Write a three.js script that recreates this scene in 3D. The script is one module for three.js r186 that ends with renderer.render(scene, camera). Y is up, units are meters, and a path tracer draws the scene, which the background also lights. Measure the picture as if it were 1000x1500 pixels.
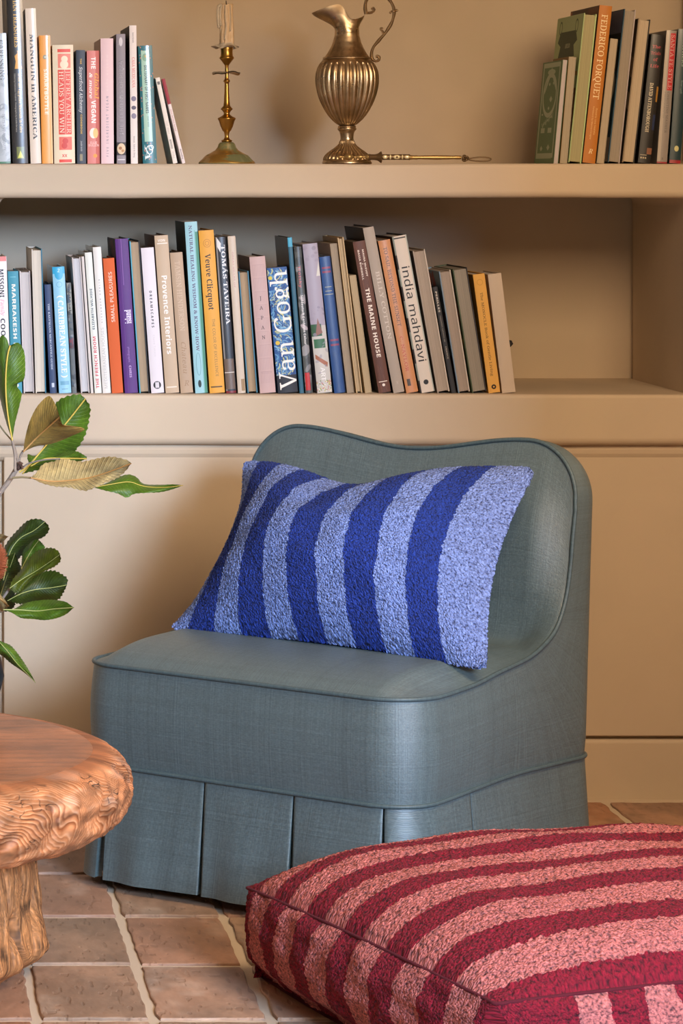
import * as THREE from 'three';
import { RectAreaLightUniformsLib } from 'three/addons/lights/RectAreaLightUniformsLib.js';
import { RoundedBoxGeometry } from 'three/addons/geometries/RoundedBoxGeometry.js';
import { mergeGeometries, mergeVertices } from 'three/addons/utils/BufferGeometryUtils.js';
import { createNoise2D, createNoise3D } from 'simplex-noise';

// ------------------------------------------------------------------ camera, light, exposure
const scene = new THREE.Scene();
const FOCAL = 4934, CAM_H = 1.2, CX = -180, CY = 255;           // focal length and principal point of the shifted lens, in pixels of the 1000 x 1500 frame
const camera = new THREE.PerspectiveCamera(2 * Math.atan(750 / FOCAL) * 180 / Math.PI, 2 / 3, 0.1, 60);
camera.position.set(0, CAM_H, 0);
camera.lookAt(0, CAM_H, -1);
camera.setViewOffset(1000, 1500, 500 - CX, 750 - CY, 1000, 1500);
const renderer = new THREE.WebGLRenderer({ antialias: true });
renderer.toneMapping = THREE.LinearToneMapping;
renderer.toneMappingExposure = 1;
renderer.shadowMap.enabled = true;
RectAreaLightUniformsLib.init();
scene.background = new THREE.Color(0.55, 0.68, 0.85);
function windowLight(color, power, w, h, x, y, z, tx, ty, tz) {
  const l = new THREE.RectAreaLight(color, power, w, h);
  l.position.set(x, y, z); l.lookAt(tx, ty, tz); scene.add(l);
  return l;
}
const L_WIN = windowLight(new THREE.Color(0.52, 0.70, 1.0), 122, 1.6, 1.35, 2.4, 2.4, 1.45, 2.4, 2.4, -5);                  // daylight in the tall window behind the camera
const LAMP = { color: new THREE.Color(1.0, 0.71, 0.44), power: 18.5, w: .9, d: .7, x: 1.45, y: 1.95, z: -4.3, aim: [1.35, .8, -6.4] };  // warm lamp hung above and before the shelves, out of view

// ------------------------------------------------------------------ helpers
function rng(seed) { let s = seed >>> 0; return () => { s = (s + 0x6d2b79f5) | 0; let t = Math.imul(s ^ (s >>> 15), 1 | s); t = (t + Math.imul(t ^ (t >>> 7), 61 | t)) ^ t; return ((t ^ (t >>> 14)) >>> 0) / 4294967296; }; }
const rnd = rng(11);
const n2 = createNoise2D(rng(5)), n3 = createNoise3D(rng(7));
const fbm2 = (x, y, o = 4) => { let s = 0, a = .5; for (let i = 0; i < o; i++) { s += a * n2(x, y); x = x * 2.03 + 7.1; y = y * 2.03 - 3.7; a *= .5; } return s; };
const fbm3 = (x, y, z, o = 3) => { let s = 0, a = .5; for (let i = 0; i < o; i++) { s += a * n3(x, y, z); x = x * 2.03 + 7.1; y = y * 2.03 - 3.7; z = z * 2.03 + 1.3; a *= .5; } return s; };
const clamp = (x, a = 0, b = 1) => Math.min(b, Math.max(a, x));
const lerp = (a, b, t) => a + (b - a) * t;
const smooth = (a, b, x) => { const t = clamp((x - a) / (b - a)); return t * t * (3 - 2 * t); };
const at = (px, py, d) => new THREE.Vector3((px - CX) * d / FOCAL, CAM_H - (py - CY) * d / FOCAL, -d);   // a point of the place, d metres in front of the camera
const counts = {};
function numbered(name) { const n = counts[name] = (counts[name] ?? -1) + 1; return n ? name + '_' + String(n).padStart(3, '0') : name; }
function shadows(o) { o.castShadow = o.receiveShadow = true; return o; }
function mesh(name, geometry, material, parent) { const m = shadows(new THREE.Mesh(geometry, material)); m.name = name; (parent ?? scene).add(m); return m; }
function thing(name, label, category, pos = [0, 0, 0], turn = 0, group) {
  const o = new THREE.Group(); o.name = numbered(name); o.position.set(...pos); o.rotation.y = turn; scene.add(o);
  o.userData = { label, category }; if (group) o.userData.group = group;
  return o;
}
function struct(name, geometry, material, parent) { const m = mesh(name, geometry, material, parent); if (!parent) m.userData.kind = 'structure'; return m; }
function box(x0, x1, y0, y1, z0, z1) { const g = new THREE.BoxGeometry(x1 - x0, y1 - y0, z1 - z0); g.translate((x0 + x1) / 2, (y0 + y1) / 2, (z0 + z1) / 2); return g; }
function metricUV(g, s = 1) {                                  // uv in metres, by the face's main direction
  if (g.index) g = g.toNonIndexed(); g.computeVertexNormals();
  const p = g.attributes.position, n = g.attributes.normal, uv = new Float32Array(p.count * 2);
  for (let i = 0; i < p.count; i += 3) {
    let ax = 0, ay = 0, az = 0;
    for (let k = 0; k < 3; k++) { ax += Math.abs(n.getX(i + k)); ay += Math.abs(n.getY(i + k)); az += Math.abs(n.getZ(i + k)); }
    for (let k = 0; k < 3; k++) {
      const x = p.getX(i + k), y = p.getY(i + k), z = p.getZ(i + k);
      const [u, v] = az >= ax && az >= ay ? [x, y] : ax >= ay ? [z, y] : [x, z];
      uv[(i + k) * 2] = u * s; uv[(i + k) * 2 + 1] = v * s;
    }
  }
  g.setAttribute('uv', new THREE.BufferAttribute(uv, 2));
  return g;
}
// a grid surface from a function (i, j) -> [x, y, z] (and uv in metres)
function grid(nu, nv, f, fuv, closeU = false) {
  const pos = [], uv = [], idx = [];
  for (let j = 0; j <= nv; j++) for (let i = 0; i <= nu; i++) { const p = f(i / nu, j / nv, i, j); pos.push(p[0], p[1], p[2]); const t = fuv ? fuv(i / nu, j / nv, p) : [i / nu, j / nv]; uv.push(t[0], t[1]); }
  const w = nu + 1;
  for (let j = 0; j < nv; j++) for (let i = 0; i < nu; i++) { const a = j * w + i; idx.push(a, a + 1, a + w, a + 1, a + w + 1, a + w); }
  const g = new THREE.BufferGeometry();
  g.setAttribute('position', new THREE.Float32BufferAttribute(pos, 3)); g.setAttribute('uv', new THREE.Float32BufferAttribute(uv, 2)); g.setIndex(idx);
  g.computeVertexNormals();
  if (closeU) { const n = g.attributes.normal; for (let j = 0; j <= nv; j++) { const a = j * w, b = a + nu; const v = new THREE.Vector3(n.getX(a) + n.getX(b), n.getY(a) + n.getY(b), n.getZ(a) + n.getZ(b)).normalize(); n.setXYZ(a, v.x, v.y, v.z); n.setXYZ(b, v.x, v.y, v.z); } }
  return g;
}
function tube(points, r, closed = false, seg = 0, rad = 8) { return new THREE.TubeGeometry(new THREE.CatmullRomCurve3(points, closed, 'centripetal'), seg || points.length * 2, r, rad, closed); }
function poly(pts) {                                           // piecewise linear y(x)
  return (x) => { if (x <= pts[0][0]) return pts[0][1]; for (let i = 1; i < pts.length; i++) if (x <= pts[i][0]) return lerp(pts[i - 1][1], pts[i][1], (x - pts[i - 1][0]) / (pts[i][0] - pts[i - 1][0])); return pts[pts.length - 1][1]; };
}
function spline(pts) { const c = new THREE.CatmullRomCurve3(pts.map((p) => new THREE.Vector3(p[0], p[1], p[2] ?? 0)), false, 'centripetal'); return (t) => c.getPoint(clamp(t)); }

// ------------------------------------------------------------------ textures
function dataTex(w, h, f, { srgb = false, repeat = [1, 1] } = {}) {  // f(x, y) -> grey or [r, g, b], 0..255
  const d = new Uint8Array(w * h * 4);
  for (let y = 0; y < h; y++) for (let x = 0; x < w; x++) {
    const c = f(x, y), o = (y * w + x) * 4;
    if (typeof c === 'number') d[o] = d[o + 1] = d[o + 2] = clamp(c, 0, 255); else for (let k = 0; k < 3; k++) d[o + k] = clamp(c[k], 0, 255);
    d[o + 3] = 255;
  }
  const t = new THREE.DataTexture(d, w, h); t.magFilter = THREE.LinearFilter; t.minFilter = THREE.LinearMipmapLinearFilter; t.generateMipmaps = true;
  t.wrapS = t.wrapT = THREE.RepeatWrapping; t.repeat.set(...repeat); if (srgb) t.colorSpace = THREE.SRGBColorSpace; t.needsUpdate = true;
  return t;
}
// tileable value noise
function tileNoise(seed) {
  const r = rng(seed), N = 256, a = new Float32Array(N * N); for (let i = 0; i < a.length; i++) a[i] = r();
  return (x, y, px, py) => { const xi = Math.floor(x), yi = Math.floor(y), fx = x - xi, fy = y - yi, u = fx * fx * (3 - 2 * fx), v = fy * fy * (3 - 2 * fy); const g = (i, j) => a[((((j % py) + py) % py) & 255) * N + ((((i % px) + px) % px) & 255)]; return lerp(lerp(g(xi, yi), g(xi + 1, yi), u), lerp(g(xi, yi + 1), g(xi + 1, yi + 1), u), v); };
}
const tn = tileNoise(3), tn2 = tileNoise(9);
function tfbm(u, v, base, oct, basey = base) { let s = 0, a = .5, bx = base, by = basey; for (let i = 0; i < oct; i++) { s += a * tn(u * bx, v * by, bx, by); bx *= 2; by *= 2; a *= .5; } return s / (1 - Math.pow(.5, oct)); }
function worley(w, h, cell, seed) {                            // F1 distance (0..1) and cell number, tileable
  const nx = Math.round(w / cell), ny = Math.round(h / cell), r = rng(seed), P = [];
  for (let i = 0; i < nx * ny; i++) P.push([r(), r(), r()]);
  return (x, y) => {
    const gx = x / w * nx, gy = y / h * ny, xi = Math.floor(gx), yi = Math.floor(gy); let best = 9, id = 0;
    for (let j = -1; j <= 1; j++) for (let i = -1; i <= 1; i++) { const k = ((yi + j + ny) % ny) * nx + ((xi + i + nx) % nx), p = P[k], dx = xi + i + p[0] - gx, dy = yi + j + p[1] - gy, dd = dx * dx + dy * dy; if (dd < best) { best = dd; id = p[2]; } }
    return [Math.min(1, Math.sqrt(best)), id];
  };
}
const std = (o) => new THREE.MeshStandardMaterial(o);
const phys = (o) => new THREE.MeshPhysicalMaterial(o);
const hex = (c) => new THREE.Color(c);
// ------------------------------------------------------------------ room
const Z = { ledge: -6.465, shelf: -6.47, pier: -6.485, panel: -6.492, wall: -6.506, plinth: -6.484, back: -6.988 };
const Y_LOW = .7765, Y_UP = 1.2197;
const plasterMap = dataTex(512, 512, (x, y) => { const u = x / 512, v = y / 512; const m = tfbm(u, v, 3, 5), k = tfbm(u + .31, v + .17, 5, 4, 2), b = smooth(.56, .70, tfbm(u + .6, v + .2, 4, 4)); const t = 236 + (m - .5) * 26 + (k - .5) * 12 + b * 5; return [t, t - 1 - (m - .5) * 3, t - 3 - (k - .5) * 8]; }, { srgb: true, repeat: [.8, .8] });
const plasterBump = dataTex(512, 512, (x, y) => { const u = x / 512, v = y / 512; return 255 * (.55 * tfbm(u, v, 6, 5) + .45 * tfbm(u + .4, v + .7, 4, 5, 10)); }, { repeat: [1.1, 1.1] });
const M_plaster = std({ color: new THREE.Color(.69, .555, .40), map: plasterMap, bumpMap: plasterBump, bumpScale: .0035, roughness: .85 });
const M_grout = std({ color: new THREE.Color(.62, .50, .36), bumpMap: plasterBump, bumpScale: .004, roughness: .95 });
const M_beam = std({ color: new THREE.Color(.45, .32, .20), roughness: .8 });            // dark boarded ceiling and far walls, out of view

// front wall with its two niches cut right through; edges rounded
{
  const sh = new THREE.Shape([[-3.5, .645], [3.6, .645], [3.6, 3.2], [-3.5, 3.2]].map((p) => new THREE.Vector2(...p)));
  const hole = (x0, x1, y0, y1, r) => { const h = new THREE.Path(); h.moveTo(x0 + r, y0); h.lineTo(x1 - r, y0); h.absarc(x1 - r, y0 + r, r, -Math.PI / 2, 0); h.lineTo(x1, y1 - r); h.absarc(x1 - r, y1 - r, r, 0, Math.PI / 2); h.lineTo(x0 + r, y1); h.absarc(x0 + r, y1 - r, r, Math.PI / 2, Math.PI); h.lineTo(x0, y0 + r); h.absarc(x0 + r, y0 + r, r, Math.PI, 1.5 * Math.PI); return h; };
  sh.holes.push(hole(-.62, 1.664, 1.217, 1.75, .02), hole(.236, 1.5593, .745, 1.1565, .02));
  const B = .024;
  const g = new THREE.ExtrudeGeometry(sh, { depth: .49 - 2 * B, bevelEnabled: true, bevelSize: B, bevelThickness: B, bevelOffset: -B, bevelSegments: 5, curveSegments: 8 });
  g.translate(0, 0, Z.pier - .49 + B);
  struct('wall_back', metricUV(g), M_plaster);
  struct('wall_back_lower', metricUV(box(-3.5, 3.6, 0, .70, Z.back, Z.wall)), M_plaster);
  struct('wall_back_inner', metricUV(box(-3.5, 3.6, 0, 3.2, Z.back - .1, Z.back)), M_plaster);
}
// a slab with rounded front edges, run along x
function slab(x0, x1, y0, y1, zBack, zFront, rTop, rBot) {
  const s = new THREE.Shape(); s.moveTo(zBack, y0); s.lineTo(zFront - rBot, y0); s.absarc(zFront - rBot, y0 + rBot, rBot, -Math.PI / 2, 0); s.lineTo(zFront, y1 - rTop); s.absarc(zFront - rTop, y1 - rTop, rTop, 0, Math.PI / 2); s.lineTo(zBack, y1); s.closePath();
  const g = new THREE.ExtrudeGeometry(s, { depth: x1 - x0, steps: 40, bevelEnabled: false, curveSegments: 8 });
  g.rotateY(-Math.PI / 2);                                       // shape x -> world z
  const p = g.attributes.position; for (let i = 0; i < p.count; i++) { const x = x1 + p.getX(i), y = p.getY(i), z = p.getZ(i); const near = smooth(-.1, 0, z - zFront); p.setXYZ(i, x, y + .0016 * near * fbm2(x * 2.1, y * 3 + zFront, 3), z + .003 * near * fbm2(x * 1.7 + 9, y * 4, 3)); }
  return metricUV(g);
}
{
  const a = struct('shelf', slab(-.64, 1.70, 1.154, Y_UP, Z.back, Z.shelf, .008, .014), M_plaster);
  a.userData = { kind: 'structure', label: 'upper thick cream plaster shelf carrying the jug and candlestick', category: 'shelf' };
  const b = struct('shelf_001', slab(-3.5, 3.6, .6785, Y_LOW, Z.back, Z.ledge, .008, .016), M_plaster);
  b.userData = { kind: 'structure', label: 'lower deep cream plaster ledge under the long row of books', category: 'shelf' };
}
// dado: recessed frame, raised panels, plinth
{
  const fr = struct('trim_1', metricUV(box(-2.2, 3.6, .664, .682, Z.wall - .01, Z.wall + .010)), M_plaster);
  for (const [x0, x1] of [[.244, 2.35], [-2.0, .216]]) {
    const g = new RoundedBoxGeometry(x1 - x0, .6595 - .1166, .016, 2, .003); g.translate((x0 + x1) / 2, (.6595 + .1166) / 2, Z.panel - .008 + .002);
    struct('trim_2' + (x0 < 0 ? '_001' : ''), metricUV(g), M_plaster);
  }
  struct('baseboard_back', slab(-3.5, 3.6, -.012, .1105, Z.wall - .02, Z.plinth, .008, .002), M_plaster);
}
// floor slab of grout with terracotta tiles laid on it
const tileMap = dataTex(512, 512, (x, y) => { const u = x / 512, v = y / 512; const m = tfbm(u, v, 6, 5, 3), k = tfbm(u + .3, v + .6, 40, 3, 16), w = tfbm(u + .11, v + .77, 4, 4, 2), pit = smooth(.70, .8, tfbm(u + .5, v + .1, 48, 2, 16)), chalk = smooth(.58, .8, tfbm(u + .7, v + .35, 6, 4, 4)); const t = 208 + (m - .5) * 70 + (k - .5) * 30 + (w - .5) * 84 - pit * 12; return [t + chalk * 16, t + 2 - (w - .5) * 14 + chalk * 30, t - 2 - (w - .5) * 26 + chalk * 42]; }, { srgb: true, repeat: [2.2, 2.2] });
const tileBump = dataTex(512, 512, (x, y) => { const u = x / 512, v = y / 512, pit = smooth(.68, .78, tfbm(u + .5, v + .1, 48, 2, 16)); return 255 * (.5 * tfbm(u, v, 6, 4, 3) + .3 * tfbm(u + .2, v, 40, 3, 16) - .2 * pit + .18); }, { repeat: [2.2, 2.2] });
const floorSlab = struct('floor', box(-3.6, 3.8, -.12, -.0045, -6.6, 1.5), M_grout);
{
  const tones = [[.60, .32, .20], [.56, .31, .205], [.50, .315, .21], [.66, .39, .26], [.58, .27, .15], [.57, .35, .23]];
  const mats = tones.map((c) => std({ color: new THREE.Color(...c), map: tileMap, bumpMap: tileBump, bumpScale: .0045, roughness: .62 }));
  const W = .1665, D = .333, gW = .0155, gD = .021, variants = [];
  const r = rng(77);
  for (let k = 0; k < 7; k++) {
    const hw = (W - gW) / 2 + (r() - .5) * .003, hd = (D - gD) / 2 + (r() - .5) * .003, pts = [];
    const side = (x0, y0, x1, y1, n) => { for (let i = 0; i < n; i++) { const t = i / n, c = i === 0 ? .25 : 1; const e = (r() - .5) * .0052 * c; pts.push(new THREE.Vector2(lerp(x0, x1, t) + (y1 !== y0 ? e : -.002 * (i === 0 ? Math.sign(x0) : 0)), lerp(y0, y1, t) + (x1 !== x0 ? e : 0))); } };
    side(-hw, -hd, hw, -hd, 7); side(hw, -hd, hw, hd, 12); side(hw, hd, -hw, hd, 7); side(-hw, hd, -hw, -hd, 12);
    const g = new THREE.ExtrudeGeometry(new THREE.Shape(pts), { depth: .012, bevelEnabled: true, bevelSize: .0025, bevelThickness: .0022, bevelOffset: -.002, bevelSegments: 2, curveSegments: 1 });
    g.rotateX(-Math.PI / 2); g.translate(0, -.0142, 0);
    const u0 = r() * 3, v0 = r() * 3, m = metricUV(g), uv = m.attributes.uv; for (let i = 0; i < uv.count; i++) uv.setXY(i, uv.getX(i) + u0, uv.getY(i) + v0);
    variants.push(m);
  }
  // joints read off the photograph: one runs through (228, 1500), rows through y 1341
  const x0 = (228 - CX) * (FOCAL * CAM_H / 1245) / FOCAL, d0 = FOCAL * CAM_H / (1342 - CY);
  const fixed = { '0,0': 0, '-1,0': 2, '0,-1': 3, '-1,-1': 5, '-1,1': 1, '0,1': 5, '5,3': 4, '5,2': 4 };
  for (let j = -4; j < 5; j++) for (let i = -8; i < 15; i++) {
    const zf = -(d0 + (j - .5) * D); if (zf - D / 2 < Z.plinth + .004) continue;
    const t = mesh(numbered('tile'), variants[Math.floor(r() * variants.length)], mats[fixed[i + ',' + j] ?? Math.floor(r() * mats.length)], floorSlab);
    t.position.set(x0 + (i + .5) * W, (r() - .5) * .0012, zf); t.rotation.set((r() - .5) * .004, r() < .5 ? 0 : Math.PI, (r() - .5) * .006);
  }
}
// the rest of the room: side walls, window wall behind the camera, ceiling
struct('wall_right', box(3.6, 3.8, 0, 3.2, -6.6, 1.5), M_plaster);
function wallWithHole(axis, pos, th, a0, a1, h0, h1, lo, hi, top) {  // four boxes round an opening
  const parts = [[a0, h0, 0, top], [h1, a1, 0, top], [h0, h1, 0, lo], [h0, h1, hi, top]];
  return mergeGeometries(parts.filter((p) => p[1] > p[0] && p[3] > p[2]).map(([p, q, y0, y1]) => axis === 'x' ? box(pos, pos + th, y0, y1, p, q) : box(p, q, y0, y1, pos, pos + th)));
}
const M_far = std({ color: new THREE.Color(.30, .21, .14), roughness: .9 });
struct('wall_left', box(-3.6, -3.4, 0, 3.2, -7.1, 1.7), M_far);
struct('wall_front', wallWithHole('z', 1.5, .2, -3.6, 3.8, 1.55, 3.25, 1.66, 3.14, 3.2), M_plaster);
{ // casement in the window opening
  const w = struct('window_1', mergeGeometries([box(1.55, 3.25, 1.66, 1.72, 1.56, 1.62), box(1.55, 3.25, 3.08, 3.14, 1.56, 1.62), box(1.55, 1.61, 1.72, 3.08, 1.56, 1.62), box(3.19, 3.25, 1.72, 3.08, 1.56, 1.62), box(2.37, 2.43, 1.72, 3.08, 1.56, 1.62)]), M_beam);
  mesh('pane', box(1.61, 3.19, 1.72, 3.08, 1.588, 1.594), phys({ color: 0xffffff, roughness: .02, transmission: 1, thickness: 0 }), w);
}
// end of a partition to the right of the lens, which keeps the daylight off the right of the picture
struct('wall_right_return', box(1.39, 3.6, 0, 3.2, -4.0, -3.85), M_plaster);
struct('ceiling', box(-3.6, 3.8, 3.2, 3.35, -7.1, 1.7), M_beam);
{ // hanging lamp: a wide shallow linen-shaded box tilted to the shelves
  const o = thing('hanging_lamp', 'wide flat linen-shaded lamp hanging tilted towards the shelves', 'lamp', [LAMP.x, LAMP.y, LAMP.z]);
  o.lookAt(...LAMP.aim);
  const w = LAMP.w / 2, d = LAMP.d / 2;
  mesh('lamp_shade', mergeGeometries([box(-w - .03, -w - .01, -d - .03, d + .03, -.12, 0), box(w + .01, w + .03, -d - .03, d + .03, -.12, 0), box(-w - .01, w + .01, -d - .03, -d - .01, -.12, 0), box(-w - .01, w + .01, d + .01, d + .03, -.12, 0), box(-w - .01, w + .01, -d - .01, d + .01, -.12, -.115)]), M_beam, o);
  mesh('lamp_diffuser', box(-w - .005, w + .005, -d - .005, d + .005, -.02, -.012), std({ color: 0x000000, emissive: LAMP.color, emissiveIntensity: 1 }), o);
  const dir = new THREE.Vector3(...LAMP.aim).sub(o.position).normalize(), q = o.position.clone().addScaledVector(dir, -.004);
  windowLight(LAMP.color, LAMP.power, LAMP.w, LAMP.d, q.x, q.y, q.z, ...LAMP.aim);
  o.updateMatrixWorld(true);
  const top = new THREE.Vector3(0, d, -.06).applyMatrix4(o.matrixWorld), c = tube([top, new THREE.Vector3(top.x, 3.2, top.z)], .006, false, 4, 6); c.applyMatrix4(o.matrixWorld.clone().invert()); mesh('cord', c, M_beam, o);
}
// ------------------------------------------------------------------ slipper chair
const linenMap = dataTex(512, 512, (() => { const r = rng(21), col = Array.from({ length: 512 }, () => r()), row = Array.from({ length: 512 }, () => r()); return (x, y) => { const u = x / 512, v = y / 512; const a = (col[x] - .5) * (.4 + 1.1 * tn2(u * 64, v * 9, 64, 9)), b = (row[y] - .5) * (.4 + 1.1 * tn2(u * 9 + 3, v * 64, 9, 64)); const w = (x + y) % 2 ? 4 : -4; const t = 212 + a * 30 + b * 26 + w + (tn(u * 170, v * 170, 170, 170) - .5) * 34 + (tfbm(u, v, 6, 3) - .5) * 12; return [t, t, t]; }; })(), { srgb: true, repeat: [3.2, 3.2] });
const linenBump = dataTex(256, 256, (x, y) => 128 + 60 * Math.sin(x * Math.PI / 2) * ((y >> 1) % 2 ? 1 : -1) + 60 * (tn(x / 2, y / 8, 128, 32) - .5) + 60 * (tn2(x / 8, y / 2, 32, 128) - .5), { repeat: [9, 9] });
const M_linen = phys({ ior: 1.75, color: new THREE.Color(.150, .210, .210), map: linenMap, bumpMap: linenBump, bumpScale: .0005, roughness: .44 });
const M_pipe = std({ color: new THREE.Color(.108, .160, .165), map: linenMap, roughness: .5 });
const M_leg = std({ color: new THREE.Color(.05, .03, .02), roughness: .5 });
const CH = { x: .779, d: 5.702, turn: -42.4 * Math.PI / 180, hw: .335, zf: .29, r: .08 };
const chair = thing('slipper_chair', 'teal linen skirted slipper chair with curved back and piped edges', 'chair', [CH.x, 0, -CH.d], CH.turn);
{
  const { hw, zf, r } = CH;
  const sideSeat = poly([[0, .379], [.05, .380], [.1355, .384], [.22, .392], [.30, .400], [.35, .408], [.42, .418]]);
  // side (piping) profile and middle profile of the cover, as points (v, Y)
  const S = [[0, .373], [.05, .3755], [.1355, .382], [.22, .3925], [.30, .401], [.35, .4085], [.395, .4235], [.4377, .4585], [.4702, .5235], [.4895, .60], [.499, .66], [.515, .748]];
  const C = [[0, .373], [.035, .394], [.1, .4085], [.2, .4135], [.30, .4155], [.37, .4155], [.418, .416], [.440, .438], [.458, .5235], [.476, .60], [.489, .66], [.515, .748]];
  const ps = spline(S.map((p, i) => [p[0], p[1], 0])), pc = spline(C.map((p) => [p[0], p[1], 0]));
  // spline parameters are matched by index, so that both profiles bend at the same rows
  const rowsAt = (pts, t) => { const n = pts.length - 1, k = Math.min(n - 1, Math.floor(t * n)), f = t * n - k, p0 = pts[Math.max(0, k - 1)], p1 = pts[k], p2 = pts[k + 1], p3 = pts[Math.min(n, k + 2)]; const cr = (a, b, c, d) => .5 * (2 * b + (c - a) * f + (2 * a - 5 * b + 4 * c - d) * f * f + (3 * b - a - 3 * c + d) * f * f * f); return [cr(p0[0], p1[0], p2[0], p3[0]), cr(p0[1], p1[1], p2[1], p3[1])]; };
  const topY = (x) => { x = Math.abs(x); return x < .235 ? .735 - .013 * Math.cos(Math.PI * x / .235) : .648 + Math.sqrt(Math.max(0, .01 - (x - .235) ** 2)); };
  const frontV = (x) => { const e = Math.abs(x) - (hw - r); return e <= 0 ? 0 : r - Math.sqrt(Math.max(0, r * r - e * e)); };
  const NU = 96, NV = 110;
  const colX = (a) => { const s = a * 2 - 1, k = Math.abs(s); return Math.sign(s) * hw * (k < .6 ? k * 1.25 : 1 - .25 * ((1 - k) / .4) ** 2); };
  const cover = (a, t) => {
    const x = colX(a), k = Math.abs(x) / hw, w = smooth(1, .78, k);
    const A = rowsAt(S, t), B = rowsAt(C, t); let v = lerp(A[0], B[0], w), y = lerp(A[1], B[1], w);
    const v0 = frontV(x); v = v0 + v - v0 * smooth(0, .42, v);
    if (y > .42 && t > .5) { const q = (topY(x) - .42) / (.748 - .42), yy = .42 + (y - .42) * q; v -= .17 * (y - yy); y = yy; }
    const puff = w * .012 * Math.sin(Math.PI * smooth(.66, 1, t)) ; v -= puff;
    return [x, v, y];
  };
  const toZ = (p) => [p[0], p[2], zf - p[1]];
  const cg = grid(NU, NV, (a, t) => toZ(cover(a, t)), (a, t, p) => [p[0], t * 1.0]);
  mesh('seat_and_back_cover', cg, M_linen, chair);
  // boundary of the cover: front row, right column, top row, left column
  const B = [];
  for (let i = 0; i < NU; i++) B.push({ p: cover(i / NU, 0), k: 'front' });
  for (let j = 0; j < NV; j++) B.push({ p: cover(1, j / NV), k: 'side', s: 1 });
  for (let i = NU; i > 0; i--) B.push({ p: cover(i / NU, 1), k: 'top' });
  for (let j = NV; j > 0; j--) B.push({ p: cover(0, j / NV), k: 'side', s: -1 });
  const seamY = (v) => .2045 + .018 * smooth(.02, .35, v);
  const rearV = (y) => .572 + .03 * (y - .2) / .55, rr = .065;
  const inset = (e) => e >= rr ? 0 : rr - Math.sqrt(Math.max(0, rr * rr - (rr - e) ** 2));
  const n = B.length;
  for (let i = 0; i < n; i++) {
    const b = B[i], [x, v, y] = b.p;
    if (b.k === 'front') { b.out = [v, seamY(v)]; b.n = [0, 0]; }
    else if (b.k === 'side') {
      b.n = [b.s, 0];
      if (v < .30 && y < .43) b.out = [v, seamY(v)];
      else if (y < .56) { const q = clamp((v - .30) / (.4805 - .30)); const L1 = .27, L2 = .34; const l = q * (L1 + L2); b.out = l < L1 ? [.30 + l, seamY(.30 + l)] : [rearV(.2 + (l - L1)), .2225 + (l - L1)]; }
      else b.out = [rearV(y), y];
    } else { const pv = B[(i + n - 1) % n].p, nx = B[(i + 1) % n].p; let dx = nx[0] - pv[0], dy = nx[2] - pv[2]; const l = Math.hypot(dx, dy) || 1; b.n = [dy / l, -dx / l]; if (b.n[1] < 0) b.n = [-b.n[0], -b.n[1]]; b.out = [rearV(y), y]; }
  }
  const M = 26, rows = [];
  const bg = grid(n, M, (a, q, i) => {
    const b = B[i % n], [x, v, y] = b.p; let vv = lerp(v, b.out[0], q), yy = lerp(y, b.out[1], q);
    const ins = b.k === 'front' ? 0 : inset(Math.max(0, rearV(yy) - vv));
    const bul = .007 * Math.sin(Math.PI * q);
    let X = x - b.n[0] * ins, Yc = yy - b.n[1] * ins;
    if (b.k === 'front' || v < .30 && yy < .43) { const e = Math.abs(x) - (hw - r); const na = e > 0 ? Math.min(1, e / r) : 0; X += Math.sign(x) * na * bul; vv -= Math.sqrt(1 - na * na) * bul; } else X += b.n[0] * bul * lerp(1, .4, smooth(.28, .5, v));
    return [X, Yc, zf - vv];
  }, (a, q, p) => [a * 2.6, q * .25], true);
  mesh('upholstered_frame', bg, M_linen, chair);
  { // rear panel
    const pts = []; for (let i = 0; i < n; i++) if (B[i].k === 'top' || (B[i].k === 'side' && B[i].p[1] > .38)) { const k = (M * (n + 1) + i) * 3, a = bg.attributes.position.array; pts.push([a[k], a[k + 1], a[k + 2]]); }
    const pos = [], c = [0, .45, zf - .585]; for (let i = 0; i < pts.length; i++) { const p = pts[i], q = pts[(i + 1) % pts.length]; pos.push(...c, ...q, ...p); }
    const g = new THREE.BufferGeometry(); g.setAttribute('position', new THREE.Float32BufferAttribute(pos, 3)); mesh('rear_panel', metricUV(g), M_linen, chair);
  }
  // piping round the cover and along the skirt seam
  const bp = B.filter((b, i) => i % 2 === 0).map((b) => { const p = toZ(b.p); const o = .0015; return new THREE.Vector3(p[0] + Math.sign(p[0]) * (b.k === 'side' ? o : 0), p[1] + (b.k === 'top' ? o : .0005), p[2] + (b.k === 'front' ? o : 0)); });
  mesh('piping', tube(bp, .0037, true, n, 8), M_pipe, chair);
  // plan outline for seam and skirt, by length s from the middle of the front, going right (+) or left (-)
  const L = hw - r, ARC = r * Math.PI / 2, depth = .566, wrap = (v) => inset(Math.max(0, .574 - v));
  const plan = (s, off = 0) => { const sg = Math.sign(s) || 1, a = Math.abs(s); if (a <= L) return [sg * a, -off, 0, sg * 0]; if (a <= L + ARC) { const t = (a - L) / r; return [sg * (L + (r + off) * Math.sin(t)), r - (r + off) * Math.cos(t)]; } const v = r + a - L - ARC; return [sg * (hw + off - wrap(v)), v]; };
  const SMAX = L + ARC + depth - r;
  const sp = []; for (let i = -90; i <= 90; i++) { const [x, v] = plan(i / 90 * SMAX, .002); sp.push(new THREE.Vector3(x, seamY(v) + .0005, zf - v)); }
  mesh('seam_piping', tube(sp, .0036, false, 300, 8), M_pipe, chair);
  // skirt: panels between the pleats, each with folded-in ends
  const sOfX = (x) => x, sOfV = (v) => L + ARC + v - r;
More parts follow.
